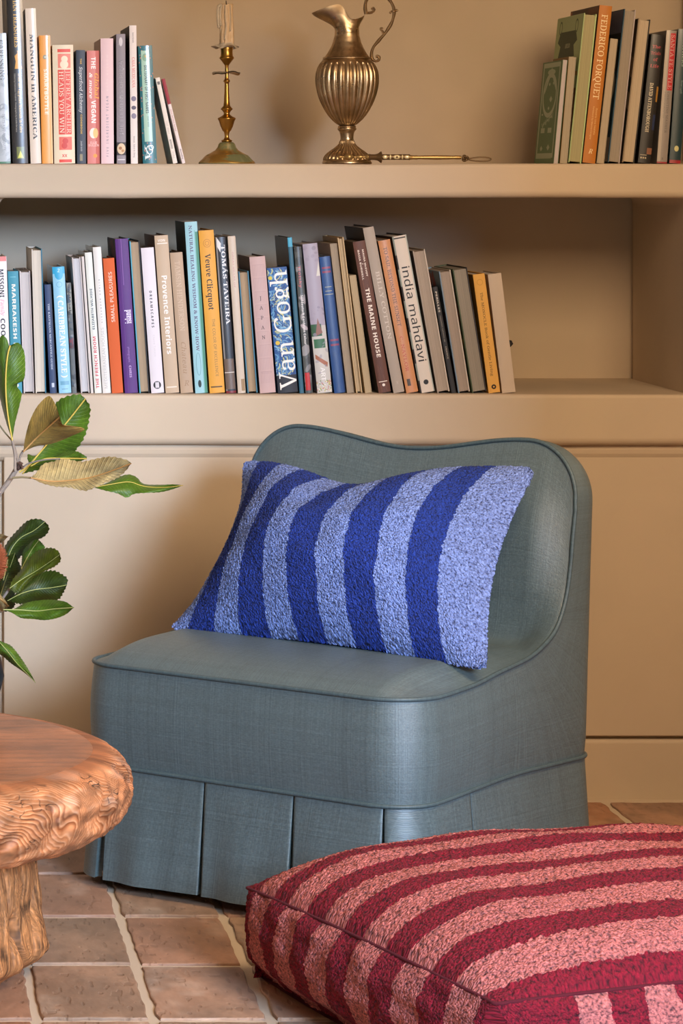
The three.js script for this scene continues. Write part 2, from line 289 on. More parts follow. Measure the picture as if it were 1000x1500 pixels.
  const cuts = [-SMAX, -sOfV(.175), -.269 - .0, -.062, .116, .285, sOfV(.175), SMAX];
  const HEM = .017;
  const rp = rng(4);
  for (let k = 0; k + 1 < cuts.length; k++) {
    const a = cuts[k], b = cuts[k + 1], ph = rp() * 6, N = 26;
    const cols = [[0, .016], [.004, .013], [.001, .003], [0, .0006]]; // end fold: [shift inwards, depth behind]
    const list = []; for (const [sh, ins] of cols) list.push([a, sh, ins, 1]);
    for (let i = 1; i < N; i++) list.push([lerp(a, b, i / N), 0, 0, 0]);
    for (const [sh, ins] of cols.slice().reverse()) list.push([b, sh, ins, -1]);
    const g = grid(list.length - 1, 12, (u, h, i) => {
      const [s0, sh, ins, dir] = list[i]; const gap = (k === 0 && dir === 1) || (k === cuts.length - 2 && dir === -1) ? 0 : (.0012 + .0030 * h) * (Math.abs(s0) > .26 && s0 < 0 && Math.abs(s0) < .3 ? 2.6 : 1);
      const s = s0 + dir * (gap + sh), e = Math.min(Math.abs(s - a), Math.abs(s - b)) / (b - a);
      const wave = .0035 * h * Math.sin(s * 34 + ph) * smooth(0, .2, e) + .002 * h * Math.sin(s * 71 + ph * 2);
      const off = .001 + .016 * h * (1 + .3 * Math.sin(Math.PI * e)) + wave - ins;
      const [x, v] = plan(s, off), top = seamY(v) - .001; return [x, lerp(top, HEM + .0015 * Math.sin(s * 9 + ph), h), zf - v];
    }, (u, h, p) => [p[0] * .8 + p[2] * .8, p[1]]);
    mesh('skirt_panel', g, M_linen, chair);
  }
  mesh('skirt_lining', grid(120, 4, (u, h) => { const [x, v] = plan((u * 2 - 1) * SMAX, -.018 + .012 * h); return [x, lerp(seamY(v) - .002, HEM + .006, h), zf - v]; }, (u, h) => [u * 2, h * .2]), M_linen, chair);
  for (const sx of [-1, 1]) for (const v of [.07, .50]) { const g = new RoundedBoxGeometry(.04, .2, .04, 2, .004); g.translate(sx * .27, .1, zf - v); mesh('leg', g, M_leg, chair); }
}
// ------------------------------------------------------------------ boucle cushion on the chair
function boucle(w, h, cell, seed, stripe, base, alt) {           // looped yarn over a darker ground weave, striped across u: colour and height maps
  const W = worley(w, h, cell, seed), W2 = worley(w, h, cell * .6, seed + 1);
  const hgt = new Uint8Array(w * h);
  const map = dataTex(w, h, (x, y) => {
    const wob = 5 * (tn(x / w * 40, y / h * 60, 40, 60) - .5) / w * 2;
    const [d, id] = W(x, y), [d2, id2] = W2(x, y);
    const c = stripe(x / w + wob + (id - .5) * .003) ? alt : base, e = clamp(.62 * (1 - d * 1.05) + .38 * (1 - d2 * 1.1)), g = smooth(.10, .62, e), f = lerp(.50, 1.04, g) + .20 * (id * id - .3) + .12 * (id2 - .5);
    hgt[y * w + x] = 255 * e;
    return [c[0] * f, c[1] * f, c[2] * (f * .9 + .1)];
  }, { srgb: true });
  return { map, bump: dataTex(w, h, (x, y) => hgt[y * w + x]) };
}
{
  const BL = at(240, 932, 5.86), BR = at(718, 992, 5.372), TL = at(352, 677, 6.02), TR = at(793, 687, 5.61);
  for (const c of [BL, BR, TL, TR]) c.y += .006;
  const base = BL.clone().add(BR).multiplyScalar(.5);
  const dark = (u) => { for (let k = 0; k < 5; k++) if (u > .073 + .1775 * k && u < .073 + .1775 * k + .091) return true; return false; };
  const t = boucle(1792, 1088, 10, 31, (u) => dark(u), [124, 144, 202], [30, 56, 140]);
  const M_blue = phys({ map: t.map, bumpMap: t.bump, bumpScale: .004, roughness: .95 });
  const o = thing('scatter_cushion', 'blue boucle lumbar cushion with wide navy and pale stripes on chair', 'cushion', [base.x, base.y, base.z]);
  const ux = BR.clone().sub(BL).normalize(), uy = TL.clone().add(TR).sub(BL).sub(BR).normalize(), nrm = ux.clone().cross(uy).normalize();
  const half = (sgn) => grid(260, 160, (a, b) => {
    const s = a * 2 - 1, q = b * 2 - 1;
    // edges drawn in between the corners; the top edge is dented in its middle
    const topd = .046 * Math.exp(-(((s + .14) / .46) ** 2)) * smooth(.15, 1, b) * (1 - s * s), botd = .012 * (1 - s * s) * (1 - b) ** 2;
    const p = BL.clone().multiplyScalar((1 - a) * (1 - b)).addScaledVector(BR, a * (1 - b)).addScaledVector(TL, (1 - a) * b).addScaledVector(TR, a * b);
    const cor = Math.pow(Math.abs(s), 14) * Math.pow(Math.abs(q), 9);   // blunt corner tips
    p.addScaledVector(ux, (s < 0 ? -.058 : -.040) * s * (1 - q * q) * Math.abs(s) - .016 * Math.sign(s) * cor); p.addScaledVector(uy, -.012 * Math.sign(q) * cor - topd + botd - .006 * q * (1 - s * s));
    const e = Math.pow(Math.max(0, (1 - Math.abs(s) ** 2.2)), .88) * Math.pow(Math.max(0, (1 - Math.abs(q) ** 2.1)), .84);
    let th = (sgn > 0 ? .116 : .06) * e; th -= .018 * Math.exp(-(((s + .1) / .20) ** 2)) * smooth(.45, 1, b) * e + .010 * Math.exp(-(((s - .62) / .22) ** 2)) * smooth(.5, .1, b) * e;
    th += .005 * e * n2(s * 2.3 + sgn, q * 2) + .0022 * n2(a * 190, b * 110) * Math.min(1, e * 4 + .25) + .0045 * Math.min(1, 6 * e) + .006 * cor;
    p.addScaledVector(nrm, sgn * th);
    const rough = (1 - Math.min(1, e * 3)) * .0025; p.addScaledVector(ux, rough * n2(a * 200 + 3, b * 120)); p.addScaledVector(uy, rough * n2(a * 200 + 9, b * 120 + 4));
    return [p.x - base.x, p.y - base.y, p.z - base.z];
  }, (a, b) => [a + .010 * Math.sin(b * 3) * (1 - a), b]);
  const front = half(1), back = half(-1); back.index.array.reverse(); back.computeVertexNormals();
  mesh('cushion_front', front, M_blue, o); mesh('cushion_back', back, M_blue, o);
  const tg = new RoundedBoxGeometry(.009, .006, .002, 2, .0008); tg.translate(BL.x - base.x + .028, BL.y - base.y + .006, BL.z - base.z + .006);
  const tag = mesh('care_tag', tg, std({ color: 0xf4f2ee, roughness: .8 }), o); tag.userData.label = 'tiny white care tag at lower corner';
}
// ------------------------------------------------------------------ striped floor cushion (pouf)
{
  const A = [.5525, -5.03], F = [.794, -4.327];                    // back-left and front corners of its top seam, seen in the photo
  const len = Math.hypot(F[0] - A[0], F[1] - A[1]), ex = [(F[0] - A[0]) / len, (F[1] - A[1]) / len], ey = [-ex[1], ex[0]];
  const S = .80, H = .135, ctr = [A[0] + ex[0] * len / 2 - ey[0] * S / 2, A[1] + ex[1] * len / 2 - ey[1] * S / 2];
  const pink = (u) => { for (let k = 0; k < 6; k++) if (u > .060 + .1637 * k && u < .060 + .1637 * k + .0875) return true; return false; };
  const pinkF = (u) => { const m = u * S; for (let k = 0; k < 7; k++) if (m > .108 + .0985 * k && m < .108 + .0985 * k + .047) return true; return false; };
  const mk = (f, seed) => { const t = boucle(1536, 1536, 9, seed, f, [130, 12, 35], [194, 110, 104]); return phys({ map: t.map, bumpMap: t.bump, bumpScale: .0045, roughness: .95 }); };
  const M1 = mk(pink, 51), M2 = mk(pinkF, 61);
  const M_seam = std({ color: new THREE.Color(.10, .004, .012), roughness: .95 });
  // local axes: x along the left seam (towards the camera), y up, z to the right-back
  const o = thing('floor_cushion', 'low crimson and pink striped square floor pouf before the chair', 'pouf', [ctr[0], 0, ctr[1]], Math.atan2(-ex[1], ex[0]));
  const hl = len / 2, hs = S / 2;
  const edge = (a, b) => {                                         // top seam outline: sides bow out slightly, corners stay as ears
    const s = a * 2 - 1, q = b * 2 - 1; return [hl * s + .018 * s * (1 - q * q), hs * q + .018 * q * (1 - s * s)];
  };
  const seamH = (a, b) => { const s = a * 2 - 1, q = b * 2 - 1; return H + .012 * Math.max((1 - s * s), (1 - q * q)) * 1; };
  const fz = (p, q, k) => k * (.0026 * n2(p * 150, q * 150));
  const turnZ = 1;                                                 // the group's z axis points to the left face
  const top = grid(190, 190, (a, b) => {
    const s = a * 2 - 1, q = b * 2 - 1, [x, z] = edge(a, b);
    const e = Math.pow(Math.max(0, 1 - s ** 4), .62) * Math.pow(Math.max(0, 1 - q ** 4), .62);
    return [x, lerp(seamH(a, b), H + .072, 0) + .080 * e + .006 * e * n2(a * 3.1, b * 2.7) + fz(a, b, 1), turnZ * -z];
  }, (a, b) => [a, b]);
  mesh('top_panel', top, M1, o);
  const sides = [
    ['left', (t) => [t, 0], M1, (t) => t], ['front', (t) => [1, t], M2, (t) => t], ['right', (t) => [1 - t, 1], M1, (t) => 1 - t], ['rear', (t) => [0, 1 - t], M2, (t) => 1 - t],
  ];
  for (const [, f, m, uf] of sides) {
    const g = grid(170, 44, (t, h) => {
      const [a, b] = f(t), [x, z] = edge(a, b), s = a * 2 - 1, q = b * 2 - 1, top = seamH(a, b), y = lerp(top, .004, h);
      const along = Math.abs(s) > .9999 ? 1 - q * q : 1 - s * s;
      const bul = (.030 * Math.sin(Math.PI * Math.pow(h, .8)) - .012 * Math.sin(Math.PI * h) * (1 - along) + .004 * n2(t * 6 + s, h * 3)) * (.35 + .65 * Math.pow(along, .35)) - .022 * smooth(.72, 1, h) + fz(t * .9 + 3 + s, h * .2 + q, .8);
      const nx = Math.abs(s) > .9999 ? Math.sign(s) : 0, nz = nx ? 0 : Math.sign(q);
      const pull = -.020 * (1 - Math.min(1, along * 5)) * Math.sin(Math.PI * h);  // pinched corners below the ears
      return [x + nx * bul + (nx ? 0 : Math.sign(s) * pull * Math.abs(s) ** 8), y, turnZ * -(z + nz * bul + (nz ? 0 : Math.sign(q) * pull * Math.abs(q) ** 8))];
    }, (t, h) => [uf(t), h * .2]);
    g.index.array.reverse(); g.computeVertexNormals();
    mesh('side_panel', g, m, o);
  }
  const sp = []; for (const [, f] of sides) for (let i = 0; i < 40; i++) { const [a, b] = f(i / 40), [x, z] = edge(a, b); sp.push(new THREE.Vector3(x, seamH(a, b) - .001, turnZ * -z)); }
  mesh('seam', tube(sp, .0028, true, 320, 6), M_seam, o);
  const bt = grid(20, 20, (a, b) => { const [x, z] = edge(a, b); return [x * .965, .0035, turnZ * -z * .965]; }); bt.index.array.reverse(); bt.computeVertexNormals();
  mesh('underside', bt, M_seam, o);
}
// ------------------------------------------------------------------ carved round table
const TB = { x: -.104, d: 5.14, R: .483, top: .328 };
const rings = (x, y, z) => {                                      // growth rings of a log that lies along x
  const wx = .9 * fbm3(x * 2.2, y * 5, z * 5, 3), wy = .05 * fbm3(x * 1.8 + 3, y * 4, z * 4, 3);
  const rr = Math.hypot((y - .45) * 1.0 + wy, (z + .12) * .8 + .06 * wx);
  const q = rr * 190 + .55 * fbm3(x * 9, y * 30, z * 30, 2), f = q - Math.floor(q);
  const g = f < .80 ? f / .80 : 1 - (f - .80) / .20, k = .62 + .38 * smooth(-.35, .35, n3(x * 3 + 5, y * 16, z * 7)); return 1 - (1 - Math.pow(g, .72)) * k;
};
{
  const o = thing('coffee_table', 'round chunky carved hardwood coffee table with rough grain edge', 'table', [TB.x, 0, -TB.d]);
  const R = TB.R, prof = [[.01, .208], [.30, .208], [.38, .209], [.43, .211], [.458, .217], [.476, .228], [.487, .244], [.4925, .262], [.494, .279], [.491, .294], [.484, .306], [.474, .3155], [.463, .3215], [.450, .3255], [.436, .3275], [.35, .328], [.2, .328], [.01, .328]];
  const pf = spline(prof);
  // the carved rim: broad chisel scallops, a few deep gouges, and raised grain
  const carve = (th, y, x, z) => {
    const side = smooth(.222, .238, y) * smooth(.326, .312, y);
    const sc = .007 * fbm2(th * 5.5, y * 20, 2) + .0025 * fbm2(th * 15 + 4, y * 34, 2);
    const gouge = -.004 * smooth(.42, .62, n2(th * 7 + 2, y * 14 + 5)) ;
    const gr = .0007 * (rings(x, y, z) - .5);
    return (sc + gouge + gr) * (.25 + .75 * side);
  };
  const woodCol = (g, k, dk) => { const a = [186, 122, 78], b = [136, 76, 40], c = [220, 170, 132]; const m = a.map((v, i) => lerp(lerp(b[i], v, smooth(.1, .7, g)), c[i], smooth(.75, 1, g) * .5)); return m.map((v) => v * (1 + k) * (1 - dk)); };
  const TW = 2048, TH = 512, bumpArr = new Uint8Array(TW * TH);
  const sideMap = dataTex(TW, TH, (i, j) => {
    const th = i / TW * Math.PI * 2, p = pf(j / TH), x = p.x * Math.sin(th), z = p.x * Math.cos(th), y = p.y;
    const g = rings(x, y, z), m = fbm2(th * 6, y * 30, 4), crack = smooth(.9, .97, 1 - Math.abs(n2(th * 4 + .6 * n2(th * 9, y * 60), y * 22 + 7))) * smooth(.35, .6, n2(th * 3 + 9, y * 12));
    bumpArr[j * TW + i] = clamp(255 * (.62 * g + .30 * (m + .5) - .45 * crack + .05), 0, 255);
    const worn = smooth(.1, .5, fbm2(th * 3 + 7, y * 18, 3)) * smooth(.262, .285, y);
    const c = woodCol(g, m * .40, crack * .55), pol = smooth(.3195, .3262, y) * (.8 + .2 * g); const tp = [174 * (1 + m * .3), 108 * (1 + m * .3), 66 * (1 + m * .3)]; for (let q = 0; q < 3; q++) c[q] = lerp(c[q], tp[q], pol); return [c[0] + worn * 16, c[1] + worn * 26, c[2] + worn * 34];
  }, { srgb: true });
  const M_rim = std({ map: sideMap, bumpMap: dataTex(TW, TH, (i, j) => bumpArr[j * TW + i]), bumpScale: .0012, roughness: .6 });
  const g = grid(900, 150, (a, t) => {
    const th = a * Math.PI * 2, p = pf(t), x0 = p.x * Math.sin(th), z0 = p.x * Math.cos(th);
    const out = 1 + .014 * Math.sin(th * 2 + .6) + .008 * Math.sin(th * 3 + 2);
    const w = smooth(.34, .43, p.x) * (p.y > .3 ? smooth(.326, .312, p.y) : 1), rad = p.x * (1 + (out - 1) * smooth(.1, .4, p.x)) + w * carve(th, p.y, x0, z0);
    return [rad * Math.sin(th), p.y + (p.y < .224 ? .006 * w * fbm2(th * 9, p.x * 20, 2) : 0), rad * Math.cos(th)];
  }, (a, t) => [a, t], true);
  mesh('table_rim', g, M_rim, o);
  // polished top face
  const topBump = new Uint8Array(1024 * 1024);
  const topMap = dataTex(1024, 1024, (i, j) => {
    const x = (i / 1024 - .5) * 1.0, z = (j / 1024 - .5) * 1.0;
    const warp = .020 * fbm2(x * 2.2, z * 5, 3) + .05 * fbm2(x * .9 + 5, z * 1.2, 2) + x * .08;
    const q = (z + warp) * 30, f = q - Math.floor(q), late = Math.exp(-((f - .5) ** 2) * 30) * (.35 + .65 * smooth(-.3, .4, n2(Math.floor(q) * 1.7, 3)));
    const fine = fbm2(x * 9, (z + warp) * 260, 3), pore = smooth(.30, .5, n2(x * 26, (z + warp) * 420)), blot = fbm2(x * 3 + 2, z * 5, 4);
    topBump[j * 1024 + i] = clamp(255 * (.6 + .25 * fine - .25 * pore - .15 * late), 0, 255);
    const t = 1 + .16 * fine - .14 * late - .10 * pore + .26 * blot; return [178 * t, 112 * t, 68 * t];
  }, { srgb: true });
  const M_top = phys({ map: topMap, bumpMap: dataTex(1024, 1024, (i, j) => topBump[j * 1024 + i]), bumpScale: .0012, roughness: .42, clearcoat: .15, clearcoatRoughness: .4 });
  mesh('table_top', grid(160, 24, (a, t) => { const th = a * Math.PI * 2, r = (1 - t) * .448; const out = 1 + .014 * Math.sin(th * 2 + .6) + .008 * Math.sin(th * 3 + 2); const rr = r * (1 + (out - 1) * smooth(.1, .4, r)); const x = rr * Math.sin(th), z = rr * Math.cos(th); return [x, .3287 - .0042 * Math.pow(smooth(.428, .449, r), 1.5) + .0006 * n2(x * 5, z * 5) * (1 - r / .46), z]; }, (a, t, p) => [p[0] + .5, p[2] + .5], true), M_top, o);
  // trunk foot
  const legB = new Uint8Array(1024 * 512);
  const legMap = dataTex(1024, 512, (i, j) => {
    const th = i / 1024 * Math.PI * 2, y = j / 512 * .21; const wv = .07 * fbm2(th * 2.6, y * 6, 2), u = th + wv;
    const fine = fbm2(u * 90, y * 14, 4), coarse = fbm2(u * 13 + 2, y * 7, 3), fleck = smooth(.2, .5, n2(u * 70, y * 60));
    const groove = smooth(.86, .98, 1 - Math.abs(n2(u * 7, y * 3.2 + 4)));
    legB[j * 1024 + i] = clamp(255 * (.5 + .55 * fine + .3 * coarse - .4 * groove), 0, 255);
    const t = 1 + .42 * fine + .2 * coarse - .30 * groove + .1 * fleck; return [176 * t, 118 * t, 70 * t];
  }, { srgb: true });
  const M_trunk = std({ map: legMap, bumpMap: dataTex(1024, 512, (i, j) => legB[j * 1024 + i]), bumpScale: .0035, roughness: .68 });
  mesh('trunk_foot', grid(720, 80, (a, t) => {
    const th = a * Math.PI * 2, y = t * .2095, wv = .07 * fbm2(th * 2.6, y * 6, 2), u = th + wv;
    let r = .350 + .016 * (1 - smooth(0, .15, y)) - .010 * smooth(.13, .21, y) - .040 * Math.pow(1 - smooth(0, .045, y), 2);
    const gr = Math.pow(1 - Math.min(1, Math.abs(n2(u * 6, y * 2.2 + 4)) * 2.4), 2);
    r += .012 * fbm2(u * 4, y * 4, 2) + .0022 * fbm2(u * 30, y * 7, 3) - .026 * gr * (1 - smooth(.07, .17, y)) - .005 * gr;
    return [r * Math.sin(th), y, r * Math.cos(th)];
  }, (a, t) => [a, t], true), M_trunk, o);
}
// ------------------------------------------------------------------ vase and banksia
{
  const vx = .092, vd = 5.30, y0 = .3295;
  const v = thing('vase', 'dark navy round stoneware vase on the wooden table', 'vase', [vx, y0, -vd]);
  const g = new THREE.LatheGeometry([[.001, 0], [.05, 0], [.06, .004], [.085, .026], [.101, .055], [.108, .082], [.103, .11], [.086, .136], [.062, .155], [.048, .166], [.044, .18], [.049, .196], [.045, .198], [.04, .18], [.04, .02], [.001, .015]].map((p) => new THREE.Vector2(...p)), 72);
  mesh('vase_body', g, phys({ color: new THREE.Color(.012, .014, .024), roughness: .32, clearcoat: .3 }), v);
}
const leafTex = (top) => { const b = new Uint8Array(256 * 512); const map = dataTex(256, 512, (x, y) => {
  const u = Math.abs(x / 255 * 2 - 1), t = y / 512; const vein = (t * 24 - u * 2.4), f = vein - Math.floor(vein), line = Math.exp(-((f - .5) ** 2) * 90) * smooth(0, .1, u), ret = tfbm(x / 256, y / 512, 24, 3, 48), blot = tfbm(x / 256, y / 512, 4, 3, 8);
  b[y * 256 + x] = clamp(255 * (top ? .6 - .2 * line + .15 * ret : .35 + .3 * line + .2 * ret), 0, 255);
  const k = 1 + (blot - .5) * .5 + (ret - .5) * .18;
  return top ? [lerp(70, 100, line * .35) * k, lerp(102, 128, line * .35) * k, lerp(16, 32, line * .35) * k] : [lerp(164, 190, line * .5) * k, lerp(142, 168, line * .5) * k, lerp(92, 118, line * .5) * k];
}, { srgb: true }); return { map, bumpMap: dataTex(256, 512, (x, y) => b[y * 256 + x]) }; };
{
  const tT = leafTex(true), tU = leafTex(false);
  const leafM = (t, c, o = {}) => phys({ color: hex(c), ...t, bumpScale: .0015, roughness: .5, transmission: .12, thickness: 0, side: THREE.DoubleSide, ...o });
  const MG = leafM(tT, '#ffffff'), MD = leafM(tT, '#a39a58', { transmission: .05 }), MO = leafM(tT, '#ffd27a'), MB = leafM(tT, '#f2ffc8', { transmission: .3 }), MU = leafM(tU, '#ffffff', { roughness: .8, bumpScale: .0025, transmission: .05 }), MUd = leafM(tU, '#cdbf80', { roughness: .8, bumpScale: .0025, transmission: .05 });
  const rib = std({ color: new THREE.Color(.62, .45, .08), roughness: .5 }), ribU = std({ color: new THREE.Color(.50, .25, .07), roughness: .6 }), ribG = std({ color: new THREE.Color(.42, .45, .14), roughness: .5 });
  const bark = std({ color: new THREE.Color(.30, .24, .19), roughness: .85, bumpMap: plasterBump, bumpScale: .003 }), twig = std({ color: new THREE.Color(.22, .17, .08), roughness: .8 });
  const base = new THREE.Vector3(.092, .5, -5.30);
  const plant = thing('banksia_branch', 'leafy banksia branch with toothed leaves arranged in the navy vase', 'plant', [base.x, base.y, base.z]);
  const P = (p, d) => at(p[0], p[1], d).sub(base);
  // a leaf from its left edge, midrib and right edge (pixels at depth d), arched and toothed
  function leaf(o) {
    const c = (pts) => new THREE.CatmullRomCurve3(pts.map((p) => new THREE.Vector3(p[0], p[1], 0)), false, 'centripetal');
    const Lc = c(o.L), Mc = c(o.M), Rc = c(o.R), NT = 56, NH = 8;
    const dM = (t) => o.d + (o.tip ?? 0) * t + (o.arch ?? .02) * Math.sin(Math.PI * t);
    const lp = Lc.getSpacedPoints(NT), mp = Mc.getSpacedPoints(NT), rp = Rc.getSpacedPoints(NT);
    const g = grid(2 * NH, NT, (a, t, i, j) => {
      const k = (i - NH) / NH, e = k < 0 ? lp[j] : rp[j], m = mp[j], q = Math.abs(k);
      let x = lerp(m.x, e.x, q), y = lerp(m.y, e.y, q);
      if (q === 1) { const dx = e.x - m.x, dy = e.y - m.y, l = Math.hypot(dx, dy) || 1, s = (o.teeth ?? .9) * Math.min(1, l / 8) * (((j % 3) - 1) * .8); x += dx / l * s; y += dy / l * s; }
      const d = dM(t) + q * ((k < 0 ? o.dl : o.dr) ?? .02) * Math.sin(Math.PI * Math.min(1, t * 1.1 + .02)) + .004 * Math.sin(t * 15 + k * 2) * q - .006 * Math.sin(Math.PI * q) * Math.sin(Math.PI * t);
      const p = P([x, y], d); return [p.x, p.y, p.z];
    }, (a, t) => [a, t]);
    const lf = mesh('leaf', g, o.m ?? MG, plant);
    const rp2 = mp.filter((_, i) => i % 4 === 0 && i / NT <= (o.ribTo ?? 1)).map((p, i) => P([p.x, p.y], dM(i * 4 / NT) - .0018));
    const rg = tube(rp2, (o.rw ?? .0011), false, 40, 6); { const p = rg.attributes.position; }
    mesh('midrib', rg, o.rib ?? rib, lf);
  }
  leaf({ d: 5.25, tip: -.02, L: [[18, 645], [10, 622], [2, 592], [-6, 552], [-7, 515], [3, 491], [9, 495], [14, 508]], M: [[18, 645], [12, 612], [8.5, 575], [9, 540], [12, 516], [15, 506]], R: [[18, 645], [22, 620], [29, 592], [31.5, 575], [26, 568], [26, 561], [34, 558], [37, 532], [34, 511], [27, 502], [19, 504], [15, 506]], dl: .03, dr: .012, teeth: .3, arch: .0, rw: .0013 });
  leaf({ d: 5.27, tip: -.05, m: MUd, rib: ribU, L: [[34, 662], [37, 640], [45, 613], [57, 592], [72, 580], [79, 588], [84, 600], [87, 610]], M: [[34, 662], [50, 645], [68, 628], [87, 611]], R: [[34, 662], [52, 654], [76, 650], [102, 640], [124, 628.5], [108, 624], [93, 623], [87, 611]], dl: -.03, dr: .02, teeth: .2, rw: .0013 });
  leaf({ d: 5.34, tip: .02, L: [[33, 694], [42, 682], [40, 666], [52, 667], [66, 650], [74, 615], [84, 588], [100, 580], [118, 578], [125, 584]], M: [[33, 694], [50, 673], [68, 652], [95, 622], [125, 584]], R: [[33, 694], [50, 690], [72, 684], [98, 668], [113, 657], [125, 637], [131, 612], [132, 596], [125, 584]], dl: .015, dr: .03, teeth: 1.3, rw: .0013 });
  leaf({ d: 5.31, tip: .02, L: [[45, 683], [65, 675], [86, 667], [95, 662], [112, 661], [127, 669]], M: [[45, 683], [65, 672.5], [90, 671.5], [127, 672]], R: [[45, 683], [70, 681], [100, 682], [127, 672]], teeth: .6 });
  leaf({ d: 5.24, tip: -.05, m: MU, rib: ribU, L: [[45, 700], [55, 690], [63, 680], [78, 676], [92, 672], [120, 676], [145, 671], [163, 669], [180, 672], [190, 676], [192, 679]], M: [[45, 700], [75, 705], [100, 704], [130, 700], [160, 691], [192, 679]], R: [[45, 700], [62, 708], [82, 713], [100, 714], [118, 718], [126, 719], [140, 714], [155, 707], [172, 700], [184, 690], [192, 679]], dl: .02, dr: -.02, teeth: .9 });
  leaf({ d: 5.29, tip: -.02, L: [[137, 714], [155, 708], [175, 698], [189, 695], [200, 699], [209, 708], [235, 710], [255, 709.5], [268, 711]], M: [[137, 714], [165, 709], [190, 706], [209, 712], [240, 714], [268, 711]], R: [[137, 714], [155, 719], [172, 723], [186, 729], [195, 724], [215, 722], [235, 721], [255, 716], [268, 711]], dl: .03, dr: -.02, teeth: .4, rw: .0006 });
  leaf({ d: 5.33, m: MD, L: [[-4, 885], [-6, 850], [3, 820], [22, 810]], M: [[-4, 885], [8, 850], [22, 810]], R: [[-4, 885], [20, 872], [34, 845], [22, 810]], rib: ribG, rw: .0005 });
  leaf({ d: 5.32, m: MD, L: [[5, 850], [2, 815], [10, 795], [25, 777], [40, 763], [50, 760], [60, 761], [66, 764]], M: [[5, 850], [16, 806], [30, 788], [50, 777], [66, 764]], R: [[5, 850], [20, 828], [35, 810], [52, 793], [66, 785], [72, 776], [71, 770], [66, 764]], rib: ribG, rw: .0006, tip: .02, dr: .03 });
  leaf({ d: 5.30, m: MB, L: [[31, 834], [32, 818], [33, 808], [40, 799], [50, 791], [57, 791]], M: [[31, 834], [38, 820], [48, 803], [57, 791]], R: [[31, 834], [40, 828], [55, 815], [66, 803], [62, 796], [57, 791]], rib: ribG, rw: .0006 });
  leaf({ d: 5.25, m: MO, L: [[14, 862], [18, 850], [32, 833], [48, 812], [62, 804], [78, 803], [86, 808], [88, 812]], M: [[14, 862], [30, 850], [50, 838], [70, 825], [88, 812]], R: [[14, 862], [24, 869], [36, 860], [50, 846], [65, 837], [80, 830], [89, 821], [88, 812]], rib: ribG, rw: .0005, tip: -.03, dl: .02, dr: .0 });
  leaf({ d: 5.27, m: MD, L: [[11, 880], [25, 868], [36, 856], [50, 844], [65, 837], [80, 836], [92, 842], [99, 848], [98, 857]], M: [[11, 880], [30, 870], [50, 864], [75, 861], [98, 857]], R: [[11, 880], [30, 885], [50, 884], [70, 880], [86, 878], [93, 868], [96, 862], [98, 857]], rib: ribG, rw: .0006, teeth: 1.3, tip: .02 });
  leaf({ d: 5.22, L: [[5, 893], [20, 892], [35, 884], [60, 879], [82, 879], [97, 882], [108, 890]], M: [[5, 893], [30, 893.5], [55, 895], [80, 892], [108, 890]], R: [[5, 893], [18, 898], [30, 905], [50, 907], [65, 908.5], [85, 905], [98, 899], [108, 890]], rib: ribG, rw: .0009, teeth: .2, tip: -.05, dl: .02, dr: -.01 });
  leaf({ d: 5.2, L: [[-6, 935], [3, 940], [15, 945], [25, 956], [35, 970], [43, 983], [52, 1000]], M: [[-6, 935], [10, 953], [25, 972], [38, 985], [52, 1000]], R: [[-6, 935], [-4, 955], [5, 962], [15, 971], [28, 980], [40, 989], [52, 1000]], rib: ribG, rw: .0005, teeth: .5, tip: -.06 });
  leaf({ d: 5.21, m: MU, L: [[-12, 868], [0, 871], [8, 880], [13, 888]], M: [[-12, 868], [0, 877], [13, 888]], R: [[-12, 868], [-4, 888], [3, 896], [13, 888]], rib: ribU, rw: .0005 });
  leaf({ d: 5.31, m: MU, L: [[-14, 792], [0, 782], [12, 786]], M: [[-14, 792], [0, 788], [12, 786]], R: [[-14, 792], [0, 796], [12, 786]], rib: ribU, rw: .0005 });
  leaf({ d: 5.36, m: MD, L: [[-20, 900], [0, 870], [20, 850]], M: [[-20, 900], [4, 880], [20, 850]], R: [[-20, 900], [20, 890], [20, 850]], rib: ribG, rw: .0005 });
  // stems
  const st = (pts, d, r, m = bark) => mesh('stem', tube(pts.map((p) => P(p, p[2] ?? d)), r, false, 40, 8), m, plant);
  st([[-92, 938, 5.30], [-60, 850, 5.29], [-28, 765, 5.28], [0, 722], [14, 703], [27, 682]], 5.27, .0040);
  st([[26, 685], [30, 668], [34, 660]], 5.27, .0018); st([[22, 690], [22, 668], [18, 645]], 5.26, .0022); st([[27, 682], [24, 664], [19, 648]], 5.265, .0014);
  st([[18, 700], [32, 699], [46, 700]], 5.25, .0016, twig); st([[30, 688], [40, 680], [62, 674], [88, 672]], 5.30, .0013); st([[28, 692], [40, 684], [52, 671]], 5.33, .0015, rib); st([[-8, 612], [6, 632], [18, 646]], 5.26, .0012, twig);
  st([[-92, 938, 5.30], [-50, 915, 5.28], [-14, 900], [6, 893]], 5.25, .003); st([[-92, 938, 5.3], [-40, 905, 5.3], [-6, 888], [14, 862]], 5.27, .0022); st([[-92, 938, 5.3], [-50, 930, 5.24], [-20, 928], [-5, 936]], 5.21, .002);
  { const r = rng(8), parts = []; for (let i = 0; i < 16; i++) { const g = new THREE.ConeGeometry(.0025, .009, 6); g.rotateZ((r() - .5) * 3); g.rotateX((r() - .5) * 2); const p = P([30 + (r() - .5) * 8, 681 + (r() - .5) * 8], 5.265 + (r() - .5) * .01); g.translate(p.x, p.y, p.z); parts.push(g); } mesh('bud_cluster', mergeGeometries(parts), std({ color: new THREE.Color(.09, .045, .03), roughness: .9 }), plant); }
